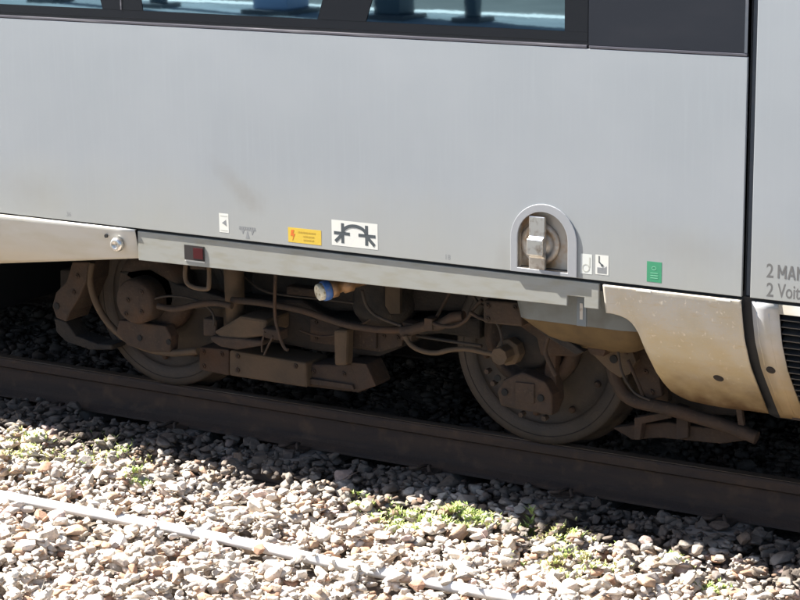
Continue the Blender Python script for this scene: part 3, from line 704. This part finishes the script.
# 2. yellow warning label
st, xa, xb, za, zb2 = sprite(288, 227, 321.5, 245.5, 'warning_sticker', m_yellow, car, 'yellow warning sticker with a red lightning bolt and small text')
hh = zb2 - za; ww = xb - xa
lt = MB().xz([(xa + 0.10 * ww, za + 0.85 * hh), (xa + 0.19 * ww, za + 0.85 * hh), (xa + 0.15 * ww, za + 0.60 * hh), (xa + 0.21 * ww, za + 0.60 * hh), (xa + 0.13 * ww, za + 0.12 * hh), (xa + 0.145 * ww, za + 0.45 * hh), (xa + 0.075 * ww, za + 0.45 * hh)], 2 * D, 0.0005).build('lightning_symbol', m_orange, st)
def text(body, x, z, size, m, parent, name='lettering', xs_=1.0, y=-0.0002, align='LEFT', label=None):
    cu = bpy.data.curves.new(name, 'FONT'); cu.body = body; cu.size = size; cu.extrude = 0.00005; cu.offset = 0.012 * size; cu.align_x = align
    to = bpy.data.objects.new('tmp', cu); COL.objects.link(to); bpy.context.view_layer.update()
    me_ = bpy.data.meshes.new_from_object(to); bpy.data.objects.remove(to)
    me_.materials.clear(); me_.materials.append(m); me_.name = name
    o = bpy.data.objects.new(name, me_); COL.objects.link(o); o.parent = parent
    po = ORG[parent.name]; o.location = Vector((x, y, z)) - Vector(po); o.rotation_euler = (math.pi / 2, 0, 0); o.scale = (xs_, 1, 1)
    ORG[o.name] = np.array((x, y, z)); 
    if label: o['label'] = label
    return o
tx = MB()
for i, (u0, u1, v_) in enumerate(((0.30, 0.84, 0.74), (0.46, 0.78, 0.48), (0.46, 0.78, 0.24))):
    k = u0
    while k < u1:
        wd = 0.05 + 0.03 * random.random(); tx.box((xa + k * ww, 2 * D, za + (v_ - 0.045) * hh), (xa + min(k + wd, u1) * ww, D - 0.0001, za + (v_ + 0.055) * hh)); k += wd + 0.018
tx.build('small_print', m_olive, st)
# 3. small white label and triangle marks
st, xa, xb, za, zb2 = sprite(219, 213, 229, 233, 'label_sticker', m_white, car, 'small upright white sticker with a faint arrow')
hh = zb2 - za; ww = xb - xa; pr = MB()
pr.box((xa + 0.13 * ww, 2 * D, za + 0.10 * hh), (xa + 0.87 * ww, D - 0.0001, za + 0.13 * hh)); pr.build('sticker_border', m_printf, st)
MB().box((xa + 0.13 * ww, 2 * D, za + 0.86 * hh), (xa + 0.87 * ww, D - 0.0001, za + 0.89 * hh)).build('sticker_border', m_printf, st)
MB().xz([(xa + 0.30 * ww, za + 0.50 * hh), (xa + 0.72 * ww, za + 0.68 * hh), (xa + 0.78 * ww, za + 0.34 * hh)], 2 * D, 0.0005).build('arrow', m_printl, st)
a_ = P(239, 226, 0); b__ = P(256, 236, 0); mk = MB()
zt_ = a_[2]; w3 = (b__[0] - a_[0])
for k in range(7): mk.box((a_[0] + k * w3 / 7, D, zt_ - 0.010), (a_[0] + (k + 0.75) * w3 / 7, -0.0001, zt_))
mk.box((a_[0], D, zt_ - 0.0125), (a_[0] + w3, -0.0001, zt_ - 0.0102))
for k in (0.22, 0.78): mk.xz([(a_[0] + (k - 0.10) * w3, zt_ - 0.013), (a_[0] + (k + 0.10) * w3, zt_ - 0.013), (a_[0] + k * w3, zt_ - 0.030)], D, 0.0005)
mk.xz([(a_[0] + 0.5 * w3, zt_ - 0.016), (a_[0] + 0.62 * w3, zt_ - 0.046), (a_[0] + 0.38 * w3, zt_ - 0.046)], D, 0.0005)
mk.build('jacking_mark', m_printl, car, label='small grey printed jacking mark, a bar above triangles')
# 4. pair of pale stickers by the lock
st, xa, xb, za, zb2 = sprite(581, 253.5, 592, 274.5, 'label_sticker', m_faint, car, 'faded pale sticker beside the lock recess')
hh = zb2 - za; ww = xb - xa
q_ = MB()
for i in range(16):
    a1 = 2 * math.pi * i / 16; a2 = 2 * math.pi * (i + 1) / 16; c0 = xa + 0.45 * ww; z0 = za + 0.3 * hh
    addbar(q_, c0 + 0.3 * ww * math.cos(a1), z0 + 0.3 * ww * math.sin(a1), c0 + 0.3 * ww * math.cos(a2), z0 + 0.3 * ww * math.sin(a2), 0.0035)
addbar(q_, xa + 0.78 * ww, za + 0.35 * hh, xa + 0.78 * ww, za + 0.85 * hh, 0.005)
q_.build('pictogram', m_printf, st)
st, xa, xb, za, zb2 = sprite(595.5, 254.5, 608.5, 275.5, 'label_sticker', m_white, car, 'white sticker with a grey tank filling pictogram')
hh = zb2 - za; ww = xb - xa
q_ = MB(); q_.xz([(xa + 0.15 * ww, za + 0.08 * hh), (xa + 0.85 * ww, za + 0.08 * hh), (xa + 0.85 * ww, za + 0.46 * hh), (xa + 0.7 * ww, za + 0.36 * hh), (xa + 0.15 * ww, za + 0.36 * hh)], 2 * D, 0.0005)
q_.build('tank_symbol', m_printl, st)
q_ = MB(); addbar(q_, xa + 0.28 * ww, za + 0.95 * hh, xa + 0.28 * ww, za + 0.62 * hh, 0.004); addbar(q_, xa + 0.28 * ww, za + 0.64 * hh, xa + 0.52 * ww, za + 0.48 * hh, 0.005)
q_.lathe((xa + 0.52 * ww, 2 * D, za + 0.48 * hh), (0, -1, 0), [(0, 0.005), (0.0006, 0.005)], 10, False); q_.build('nozzle_symbol', m_print, st)
# 5. green sticker
st, xa, xb, za, zb2 = sprite(647, 261, 661.5, 283, 'green_sticker', m_green, car, 'green sticker near the lower right of the body side')
hh = zb2 - za; ww = xb - xa
q_ = MB()
for i in range(12):
    a1 = 2 * math.pi * i / 12; a2 = 2 * math.pi * (i + 1) / 12; addbar(q_, xa + 0.48 * ww + 0.008 * math.cos(a1), za + 0.68 * hh + 0.006 * math.sin(a1), xa + 0.48 * ww + 0.008 * math.cos(a2), za + 0.68 * hh + 0.006 * math.sin(a2), 0.0025)
for v_ in (0.42, 0.3, 0.18): q_.box((xa + 0.25 * ww, 2 * D, za + v_ * hh), (xa + 0.75 * ww, D - 0.0001, za + (v_ + 0.035) * hh))
q_.build('pictogram', m_greenl, st)
# tiny printed marks
t0 = P(66.5, 216, 0); text('36', t0[0], t0[2], 0.026, m_printl, car, 'stencil_mark')
t0 = P(444.5, 259, 0); text('18', t0[0], t0[2], 0.026, m_printl, car, 'stencil_mark')
# lettering
t0 = P(766, 277, 0); text('2', t0[0], t0[2], 0.068, m_letter, car, 'lettering', 0.8)
t0 = P(777.5, 278, 0); LH = 0.046; LW = 0.0062
def letter(kind, x, z, w_):
    m_ = MB(); h = LW / 2
    def st(x0, z0, x1, z1, k=0):
        q_ = bar(x0, z0, x1, z1, LW, -0.0006 - 0.0001 * k, 0.0005); m_.add(q_.v, q_.f)
    if kind == 'M': st(x + h, z, x + h, z + LH); st(x + w_ - h, z, x + w_ - h, z + LH); st(x + h, z + LH - h, x + w_ / 2, z + 0.014, 1); st(x + w_ - h, z + LH - h, x + w_ / 2, z + 0.014, 2)
    if kind == 'A': st(x + h, z, x + w_ / 2, z + LH); st(x + w_ - h, z, x + w_ / 2, z + LH, 1); st(x + w_ * 0.25, z + 0.014, x + w_ * 0.75, z + 0.014, 2)
    if kind == 'N': st(x + h, z, x + h, z + LH); st(x + w_ - h, z, x + w_ - h, z + LH); st(x + h, z + LH - h, x + w_ - h, z + h, 1)
    m_.build('letter', m_letter, car)
letter('M', t0[0], t0[2], 0.031); letter('A', t0[0] + 0.035, t0[2], 0.029); letter('N', t0[0] + 0.068, t0[2], 0.025)
t0 = P(766, 296, 0); text('2', t0[0], t0[2], 0.068, m_letter, car, 'lettering', 0.8)
t0 = P(777.5, 297, 0); text('Voith', t0[0], t0[2], 0.068, m_letter, car, 'lettering', 0.68)

# ------------------------------------------------------------------ wheels and bogie (parts of the railcar)
WR = 0.385
def wheel(cx, y0, sgn, full=True):
    """y0 outer face of the tyre, sgn=+1: flange towards +y"""
    ax = (0, sgn, 0); c_ = (cx, y0, WR)
    w_ = MB().lathe(c_, ax, [(0.012, 0.30), (0.0, 0.312), (0.0, 0.36), (0.004, 0.376), (0.010, WR - 0.002), (0.095, WR + 0.001), (0.104, WR + 0.016), (0.115, WR + 0.028), (0.128, WR + 0.026), (0.136, WR + 0.01), (0.136, 0.30), (0.012, 0.30)], 72, True, False).build('wheel', m_wheel, car)
    MB().lathe(c_, ax, [(0.014, 0.2995), (0.026, 0.292), (0.030, 0.25), (0.030, 0.20), (0.026, 0.17), (0.02, 0.155), (0.02, 0.10), (0.11, 0.10), (0.11, 0.16), (0.085, 0.24), (0.10, 0.2995), (0.014, 0.2995)], 64, True, False).build('wheel_disc', m_wheel, w_)
    if full:
        MB().lathe(c_, ax, [(0.006, 0.345), (-0.0015, 0.346), (-0.0015, 0.350), (0.006, 0.351)], 72, True, False).build('wear_groove', m_dustd, w_)
        for k in range(10):
            an = 2 * math.pi * k / 10 + 0.2
            MB().lathe((cx + 0.262 * math.cos(an), y0 + sgn * 0.035, WR + 0.262 * math.sin(an)), (0, -sgn, 0), [(0, 0.014), (0.018, 0.014), (0.02, 0.010), (0.024, 0.010)], 8).build('wheel_bolt', m_dust, w_)
    return w_
WX = [-1.559, 0.289]
for cx in WX:
    wheel(cx, 0.577, 1, True); wheel(cx, 2.173, -1, False)
    MB().tube([(cx, 0.60, WR), (cx, 2.15, WR)], 0.085, 16, False).build('axle', m_dustd, car)
    for yb in (1.05, 1.70):
        MB().lathe((cx, yb, WR), (0, 1, 0), [(0, 0.27), (0.09, 0.27)], 32).build('brake_disc', m_dustd, car)
def ppix(name, pts, y, d, m, bevel=0.006, parent=None, label=None): return MB().pix(pts, y, d).build(name, m, parent or car, bevel=bevel, label=label)
def ptube(name, pts, y, rpx, m, parent=None, n=10):
    q_ = [P(p_[0], p_[1], p_[2] if len(p_) > 2 else y) for p_ in pts]
    return MB().tube(q_, rpx / 235.0, n).build(name, m, parent or car)
# hose radius given in photo pixels
# left axle box
axl = P(134, 302, 0.36); 
MB().lathe((axl[0], 0.555, axl[2] + 0.02), (0, -1, 0), [(0, 0.19), (0.05, 0.19), (0.07, 0.175), (0.09, 0.165), (0.095, 0.13)], 40).build('axle_box', m_dust, car)
MB().lathe((axl[0], 0.47, axl[2]), (0, -1, 0), [(0, 0.10), (0.10, 0.10), (0.115, 0.09), (0.115, 0.0)], 32).build('axle_cap', m_dust, car)
ppix('axle_bracket', [(119, 320), (165, 326), (171, 337), (170, 352), (150, 352), (128, 346), (116, 333)], 0.42, 0.06, m_dust)
for px, py in ((140, 338), (169, 342)):
    c_ = P(px, py, 0.42); MB().lathe((c_[0], 0.419, c_[2]), (0, -1, 0), [(0, 0.013), (0.004, 0.013)], 12).build('bolt_hole', m_hole, car)
ppix('axle_arm', [(118, 272), (150, 268), (164, 276), (176, 284), (205, 292), (228, 299), (228, 309), (196, 309), (165, 306), (150, 300), (140, 284)], 0.46, 0.07, m_dustd)
ptube('control_rod', [(158, 306), (175, 309), (195, 305), (215, 303), (232, 306)], 0.36, 3.2, m_dust)
ptube('guard_hoop', [(92, 262), (90, 280), (95, 300), (106, 320), (122, 336), (145, 348), (170, 353), (198, 351)], 0.44, 3.6, m_dustl)
ppix('sand_box', [(72, 262), (88, 262), (86, 282), (78, 300), (70, 312), (66, 322), (56, 318), (52, 306), (56, 292), (66, 282)], 0.42, 0.16, m_dust)
ppix('sand_pipe_bracket', [(54, 318), (66, 322), (76, 336), (98, 344), (112, 345), (112, 350), (90, 350), (66, 342), (56, 332)], 0.48, 0.10, m_dustd)
c_ = P(57, 306, 0.42); MB().lathe((c_[0], 0.419, c_[2]), (0, -1, 0), [(0, 0.016), (0.004, 0.016)], 12).build('bolt_hole', m_hole, car)
# bracket loop
ptube('step_loop', [(186, 262), (185, 276), (188, 284), (196, 288), (207, 289), (209, 284), (209, 262)], 0.10, 2.2, m_dustl)
ppix('loop_plate', [(190, 262), (205, 263), (205, 270), (190, 269)], 0.14, 0.02, m_dust, bevel=0.002)
# air spring column and seat
ct = P(228, 258, 0.42); cb_ = P(228, 334, 0.42)
MB().lathe((ct[0], 0.46, cb_[2]), (0, 0, 1), [(0, 0.040), (ct[2] - cb_[2] + 0.12, 0.046)], 24).build('damper_column', m_dustl, car)
MB().pix([(213, 332), (240, 316), (266, 320), (266, 336), (240, 340), (222, 340)], 0.38, 0.18).build('spring_seat', m_dustl, car, bevel=0.012)
MB().pix([(210, 336), (262, 341), (262, 346), (236, 350), (220, 347), (210, 341)], 0.37, 0.20).build('seat_flange', m_dust, car, bevel=0.008)
ppix('damper_clevis', [(203, 318), (216, 320), (216, 336), (203, 336)], 0.40, 0.06, m_dust)
# track brake
ppix('brake_shoe', [(199, 347), (229, 350), (229, 376), (199, 370)], 0.50, 0.13, m_dust, bevel=0.006)
ppix('track_brake', [(229, 350), (306, 363), (307, 388), (229, 376)], 0.46, 0.17, m_dustl, bevel=0.010)
ppix('track_brake_end', [(306, 364), (334, 365), (356, 362), (366, 364), (376, 386), (358, 393), (307, 387)], 0.50, 0.13, m_dust, bevel=0.010)
ppix('brake_bar', [(306, 378), (352, 385), (354, 390), (306, 384)], 0.485, 0.014, m_dust, bevel=0.003)
ppix('brake_wedge', [(350, 362), (366, 364), (376, 386), (360, 391)], 0.49, 0.03, m_dust, bevel=0.004)
ppix('brake_hanger', [(333, 330), (347, 330), (346, 366), (334, 366)], 0.44, 0.06, m_dustl, bevel=0.012)
# bogie frame beam
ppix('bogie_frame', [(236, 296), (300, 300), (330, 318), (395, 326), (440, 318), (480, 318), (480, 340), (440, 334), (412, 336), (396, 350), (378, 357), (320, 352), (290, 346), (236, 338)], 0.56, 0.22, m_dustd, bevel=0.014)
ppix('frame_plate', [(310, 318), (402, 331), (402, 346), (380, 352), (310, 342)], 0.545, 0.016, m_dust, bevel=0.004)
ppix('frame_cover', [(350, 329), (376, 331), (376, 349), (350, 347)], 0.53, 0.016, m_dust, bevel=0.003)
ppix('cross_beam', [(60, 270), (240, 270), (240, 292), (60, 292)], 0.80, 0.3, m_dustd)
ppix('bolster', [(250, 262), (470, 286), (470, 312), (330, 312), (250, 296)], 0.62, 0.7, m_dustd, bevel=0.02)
ppix('bolster_step', [(286, 286), (320, 290), (320, 300), (286, 297)], 0.56, 0.06, m_dust)
ptube('brake_pipe', [(232, 300), (262, 303), (300, 310), (325, 318), (352, 326), (385, 330), (410, 329), (430, 323)], 0.40, 3.4, m_dust)
ptube('air_hose', [(276, 262), (275, 290), (275, 315), (279, 334), (284, 347), (288, 350)], 0.34, 1.7, m_dust)
ptube('air_hose', [(362, 290), (366, 304), (374, 314), (388, 321), (402, 326)], 0.36, 1.6, m_rub)
ptube('air_hose', [(405, 336), (411, 345), (422, 351), (436, 353), (450, 350), (466, 349), (482, 352), (500, 356)], 0.34, 2.4, m_dustl)
ptube('air_hose', [(430, 322), (442, 326), (455, 326), (466, 320), (474, 308), (482, 300)], 0.34, 1.8, m_dust)
ptube('air_hose', [(404, 334), (430, 338), (455, 342), (482, 346)], 0.42, 1.6, m_rub)
ptube('air_hose', [(470, 312), (480, 318), (495, 322), (508, 321), (518, 315)], 0.32, 1.7, m_dust)
ptube('valve_pipe', [(402, 331), (412, 330), (426, 326), (440, 325), (452, 318), (464, 316)], 0.36, 5.0, m_dust)
ppix('pipe_clamp', [(424, 318), (432, 319), (432, 331), (424, 330)], 0.33, 0.05, m_dust, bevel=0.003)
MB().pix([(402, 322), (413, 324), (411, 342), (401, 340)], 0.38, 0.06).build('pipe_clamp', m_dust, car, bevel=0.003)
ptube('cotter_pin', [(265, 332), (262, 342), (262, 352)], 0.34, 1.0, m_dust)
ptube('cotter_pin', [(273, 336), (268, 346), (264, 355)], 0.34, 1.0, m_dust)
MB().pix([(262, 328), (280, 331), (280, 341), (264, 338)], 0.36, 0.06).build('pin_block', m_dust, car, bevel=0.006)
ppix('lug_plate', [(385, 284), (400, 286), (400, 314), (390, 314), (385, 306)], 0.48, 0.02, m_dustl, bevel=0.003)
MB().lathe(P(385, 262, 0.62), (0, 0, -1), [(-0.10, 0.13), (0.05, 0.13), (0.09, 0.14), (0.13, 0.13), (0.17, 0.14), (0.21, 0.13), (0.25, 0.10)], 32).build('air_spring', m_dustd, car)
for px, py, yy_ in ((316, 322, 0.545), (340, 326, 0.545), (384, 336, 0.545), (398, 338, 0.545), (316, 338, 0.545), (342, 343, 0.545), (204, 352, 0.50), (204, 366, 0.50), (222, 354, 0.50),
                  (238, 356, 0.46), (296, 366, 0.46), (238, 370, 0.46), (314, 371, 0.50), (344, 374, 0.50), (128, 300, 0.355), (142, 292, 0.355), (142, 312, 0.355), (126, 314, 0.355), (488, 306, 0.30), (515, 308, 0.30), (488, 319, 0.30), (627, 352, 0.42), (646, 372, 0.50), (652, 392, 0.50), (78, 276, 0.42), (74, 292, 0.42)):
    c_ = P(px, py, yy_); MB().lathe((c_[0], yy_ + 0.002, c_[2]), (0, -1, 0), [(0, 0.011), (0.009, 0.011), (0.009, 0.006), (0.014, 0.005)], 6, False).build('bolt', m_dust, car)
ptube('cable', [(240, 272), (262, 290), (292, 296), (330, 300), (370, 306), (392, 316)], 0.52, 1.3, m_rub)
ptube('cable', [(300, 330), (318, 336), (340, 334), (366, 322), (380, 312)], 0.50, 1.2, m_dust)
ptube('cable', [(150, 300), (170, 296), (196, 300), (212, 312), (214, 326)], 0.38, 1.2, m_rub)
ptube('cable', [(436, 318), (446, 300), (452, 288), (454, 276)], 0.42, 1.6, m_dust)
ptube('cable', [(470, 284), (476, 300), (490, 312), (500, 330), (502, 345)], 0.36, 1.3, m_rub)
ptube('cable', [(612, 338), (618, 352), (622, 372), (634, 392), (650, 400)], 0.38, 1.2, m_rub)
# blue and white coupling
ca = np.array(P(318.5, 292.5, 0.20)); cb = np.array(P(356, 282, 0.34)); cd = cb - ca; L = np.linalg.norm(cd)
cp = MB().lathe(ca + cd * 0.28, cd, [(0, 0.037), (0.03, 0.037), (0.034, 0.026), (0.06, 0.024), (0.064, 0.032), (0.1, 0.032), (0.104, 0.022), (0.2, 0.022)], 24).build('hose_coupling', m_brass, car)
MB().lathe(ca + cd * 0.10, cd, [(0, 0.036), (0.002, 0.040), (0.026, 0.041), (0.032, 0.037)], 24).build('blue_ring', m_blue, cp)
MB().lathe(ca - cd * 0.03, cd, [(0, 0.028), (0.003, 0.033), (0.022, 0.035), (0.024, 0.030)], 24).build('white_cap', m_cwhite, cp)
# right axle box and arm
ac = P(520, 348, 0.42)
MB().lathe((ac[0], 0.555, ac[2] + 0.02), (0, -1, 0), [(0, 0.21), (0.04, 0.21), (0.06, 0.19), (0.062, 0.165), (0.03, 0.155), (0.03, 0.12)], 44).build('axle_box', m_dust, car)
MB().lathe((ac[0], 0.53, ac[2] + 0.02), (0, -1, 0), [(0, 0.12), (0.05, 0.12), (0.07, 0.10), (0.07, 0.0)], 32).build('axle_cap', m_dustd, car)
hc = P(500, 356, 0.34)
MB().lathe((hc[0], 0.45, hc[2]), (0, -1, 0), [(0, 0.055), (0.05, 0.055), (0.055, 0.036), (0.12, 0.036)], 8, False).build('hub_sensor', m_dustl, car, bevel=0.003)
ppix('axle_bracket', [(503, 380), (522, 372), (545, 382), (552, 395), (552, 416), (540, 414), (500, 406), (497, 392)], 0.40, 0.07, m_dust, bevel=0.008)
ppix('bracket_pad', [(515, 382), (534, 384), (534, 404), (515, 401)], 0.393, 0.012, m_dust, bevel=0.003)
for px, py in ((505, 392), (541, 398), (498, 378)):
    c_ = P(px, py, 0.40); MB().lathe((c_[0], 0.399, c_[2]), (0, -1, 0), [(0, 0.014), (0.006, 0.014)], 12).build('bolt_hole', m_hole, car)
for px, py in ((524, 413), (547, 417), (524, 378), (490, 370), (496, 382)):
    c_ = P(px, py, 0.44); MB().lathe((c_[0], 0.44, c_[2]), (0, -1, 0), [(0, 0.011), (0.03, 0.011)], 6, False).build('bolt', m_dust, car)
ppix('caliper_strip', [(548, 345), (556, 352), (555, 372), (558, 400), (552, 416), (546, 400), (544, 372)], 0.46, 0.06, m_dust, bevel=0.005)
ptube('brake_pipe', [(541, 322), (548, 334), (545, 350), (550, 364), (556, 376)], 0.38, 2.2, m_dust)
ppix('spring_block', [(483, 300), (520, 303), (522, 327), (483, 323)], 0.30, 0.14, m_dust, bevel=0.008)
ppix('swing_arm', [(500, 304), (520, 304), (540, 316), (556, 330), (585, 352), (575, 357), (540, 356), (536, 338), (515, 324), (500, 322)], 0.44, 0.10, m_dust, bevel=0.010)
ppix('diagonal_strut', [(508, 306), (514, 304), (584, 352), (576, 355), (545, 336)], 0.31, 0.03, m_dustd, bevel=0.004)
# grey equipment box (grey front, dusty sloping underside)
b1 = P(519, 306, 0.22); b2_ = P(641, 320, 0.22); zc = P(600, 332.5, 0.22)[2]
x0, x1 = b1[0] - 0.04, b2_[0]
zc = P(600, 329, 0.22)[2]; zlo = P(590, 350, 0.44)[2]; hz = zc - zlo
def box_row(z, yf, xa, xb):      # one level of the tank outline, front corners rounded
    r_ = 0.05; pts_ = [(xa, 0.62, z), (xa, yf + r_, z), (xa + 0.015, yf + 0.015, z), (xa + r_, yf, z)]
    pts_ += [(xb - r_ * 1.6, yf, z), (xb - r_ * 0.6, yf + 0.012, z), (xb - 0.008, yf + 0.035, z), (xb, yf + r_ * 1.6, z), (xb, 0.62, z)]
    return pts_
def loft(rows, name, m, parent):
    k_ = len(rows[0]); m_ = MB(); vs_ = [p_ for r_ in rows for p_ in r_]; fs_ = []
    for a_i in range(len(rows) - 1):
        for b_i in range(k_):
            c_i = (b_i + 1) % k_; fs_.append((a_i * k_ + b_i, a_i * k_ + c_i, (a_i + 1) * k_ + c_i, (a_i + 1) * k_ + b_i))
    m_.add(vs_, fs_, True); m_.add(rows[-1], [tuple(range(k_))]); m_.add(rows[0], [tuple(range(k_))]); return m_.build(name, m, parent)
gb = loft([box_row(0.83, 0.225, x0, x1), box_row(0.70, 0.222, x0, x1), box_row(zc, 0.232, x0 + 0.02, x1 - 0.003)], 'equipment_box', m_box, car)
loft([box_row(zc - 0.0008, 0.234, x0 + 0.022, x1 - 0.005), box_row(zc - 0.25 * hz, 0.250, x0 + 0.07, x1 - 0.016), box_row(zc - 0.5 * hz, 0.285, x0 + 0.11, x1 - 0.036), box_row(zc - 0.75 * hz, 0.345, x0 + 0.16, x1 - 0.075), box_row(zlo, 0.44, x0 + 0.21, x1 - 0.14)], 'box_underside', m_boxd, gb)
ppix('box_foot', [(586, 347), (606, 350), (603, 357), (590, 354)], 0.36, 0.08, m_dust, bevel=0.003)
# brackets and pipes right of the wheel
ppix('pipe_bracket', [(592, 354), (630, 346), (636, 362), (630, 374), (620, 378), (608, 370)], 0.42, 0.04, m_dustl, bevel=0.004)
c_ = P(614, 359, 0.42); MB().lathe((c_[0], 0.419, c_[2]), (0, -1, 0), [(0, 0.016), (0.005, 0.016)], 12).build('bolt_hole', m_hole, car)
ppix('stay_plate', [(622, 345), (648, 338), (656, 360), (662, 396), (648, 402), (636, 378)], 0.50, 0.03, m_dust, bevel=0.004)
ptube('large_pipe', [(612, 366), (616, 380), (624, 394), (638, 402), (665, 408), (700, 418), (730, 427), (757, 438)], 0.48, 6.0, m_dust, n=16)
ptube('thin_rod', [(628, 360), (634, 374), (640, 388), (643, 396)], 0.40, 1.6, m_dust)
ppix('guard_iron', [(612, 428), (636, 425), (668, 422), (690, 426), (740, 431), (752, 440), (720, 444), (690, 441), (660, 438), (632, 440)], 0.58, 0.05, m_dust, bevel=0.006)
ppix('guard_iron_top', [(634, 418), (668, 412), (672, 418), (642, 424), (640, 440), (634, 440)], 0.54, 0.04, m_dust, bevel=0.004)
ppix('guard_post', [(676, 404), (688, 408), (688, 438), (676, 440)], 0.56, 0.03, m_dust, bevel=0.004)
ppix('hanger_post', [(645, 360), (700, 395), (740, 400), (740, 416), (700, 414), (650, 402)], 0.66, 0.04, m_dustd, bevel=0.004)
MB().pix([(655, 350), (668, 352), (668, 402), (655, 400)], 0.58, 0.04).build('vertical_post', m_dust, car, bevel=0.004)
MB().pix([(735, 405), (741, 406), (744, 426), (738, 425)], 0.42, 0.02).build('pipe_hanger', m_dust, car, bevel=0.003)
# bogie frame running through behind, far side frame
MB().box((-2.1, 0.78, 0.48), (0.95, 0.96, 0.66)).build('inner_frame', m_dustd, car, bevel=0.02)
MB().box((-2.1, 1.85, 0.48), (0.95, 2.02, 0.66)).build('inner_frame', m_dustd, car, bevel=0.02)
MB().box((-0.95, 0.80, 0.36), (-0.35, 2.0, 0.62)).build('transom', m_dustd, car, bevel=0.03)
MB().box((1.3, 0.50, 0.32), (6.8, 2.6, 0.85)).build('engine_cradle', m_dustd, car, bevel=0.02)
MB().box((-8.8, 0.9, 0.10), (-2.9, 2.6, 0.85)).build('underfloor_light_block', m_gap, car, bevel=0.02)  # black box lowered to shut out light and keep the underside dark

# ------------------------------------------------------------------ weeds
def weed(cx_, cy_, sx_, sy_, n_, h, label, dry=0.4, name='weed'):
    me_parts = {0: MB(), 1: MB()}
    for _ in range(int(n_ * 3.2)):
        x = cx_ + random.gauss(0, sx_ * 0.55); y = cy_ + random.gauss(0, sy_ * 0.55)
        i = min(max(int((x - X0) / CELL), 0), NX - 1); j = min(max(int((y - Y0) / CELL), 0), NY - 1); z_ = H[j, i] - 0.012
        m_ = me_parts[1 if random.random() < dry else 0]
        for b in range(random.randint(2, 5)):
            an = random.random() * 6.283; ln = h * (0.3 + 0.6 * random.random()); le = random.uniform(0.2, 0.9); w_ = random.uniform(0.0018, 0.0048)
            d_ = Vector((math.cos(an) * le, math.sin(an) * le, 1)).normalized(); s2 = Vector((-math.sin(an), math.cos(an), 0)) * w_
            p0 = Vector((x, y, z_)); p1 = p0 + d_ * ln * 0.55; p2 = p1 + (d_ + Vector((math.cos(an), math.sin(an), -0.5)) * 0.5).normalized() * ln * 0.5
            m_.add([p0 - s2 * 0.4, p0 + s2 * 0.4, p1 + s2, p1 - s2, p2], [(0, 1, 2, 3), (3, 2, 4)])
    t = thing(name, (cx_, cy_, -0.2), label, 'weed', 'weeds growing in the gravel')
    if me_parts[0].v: me_parts[0].build('leaves', m_leaf, t)
    if me_parts[1].v: me_parts[1].build('dry_leaves', m_leafd, t)
def wg(px, py, *a_, **k_): p_ = G(px, py, -0.18); weed(p_[0], p_[1], *a_, **k_)
wg(22, 452, 0.20, 0.16, 90, 0.035, 'pale yellowish weed patch at the left edge, just below the shadow', dry=0.6)
wg(94, 436, 0.012, 0.012, 3, 0.09, 'single upright green blade of grass by the shadow edge', dry=0.0)
wg(112, 458, 0.16, 0.14, 45, 0.032, 'sparse yellowish weeds right of the leftmost patch, above the white conduit', dry=0.6)
wg(140, 480, 0.06, 0.05, 22, 0.036, 'small green weed tuft among rusty stones close above the conduit', dry=0.1)
wg(405, 520, 0.14, 0.10, 90, 0.034, 'bright green low weed patch at the shadow edge, left half of the largest patch', dry=0.3)
wg(464, 522, 0.12, 0.08, 90, 0.040, 'bright green bushy weed patch below the right wheel', dry=0.15)
wg(358, 494, 0.04, 0.03, 14, 0.03, 'tiny green sprig at the shadow edge left of the large weed patch', dry=0.1)
wg(529, 517, 0.02, 0.02, 10, 0.055, 'upright leafy weed standing at the shadow edge', dry=0.0)
wg(513, 524, 0.03, 0.02, 10, 0.035, 'small weed tuft beside the upright leafy weed', dry=0.1)
wg(565, 535, 0.14, 0.08, 50, 0.032, 'low trailing weeds along the shadow edge below the right wheel', dry=0.5)
wg(572, 562, 0.16, 0.12, 70, 0.034, 'yellow green weed patch nearest to the bottom right of the gravel', dry=0.5)
wg(716, 577, 0.05, 0.05, 22, 0.034, 'small green weed tuft among the stones near the right edge', dry=0.1)
wg(675, 563, 0.06, 0.04, 14, 0.026, 'thin scattered weed leaves between the stones left of the rightmost tuft', dry=0.4)
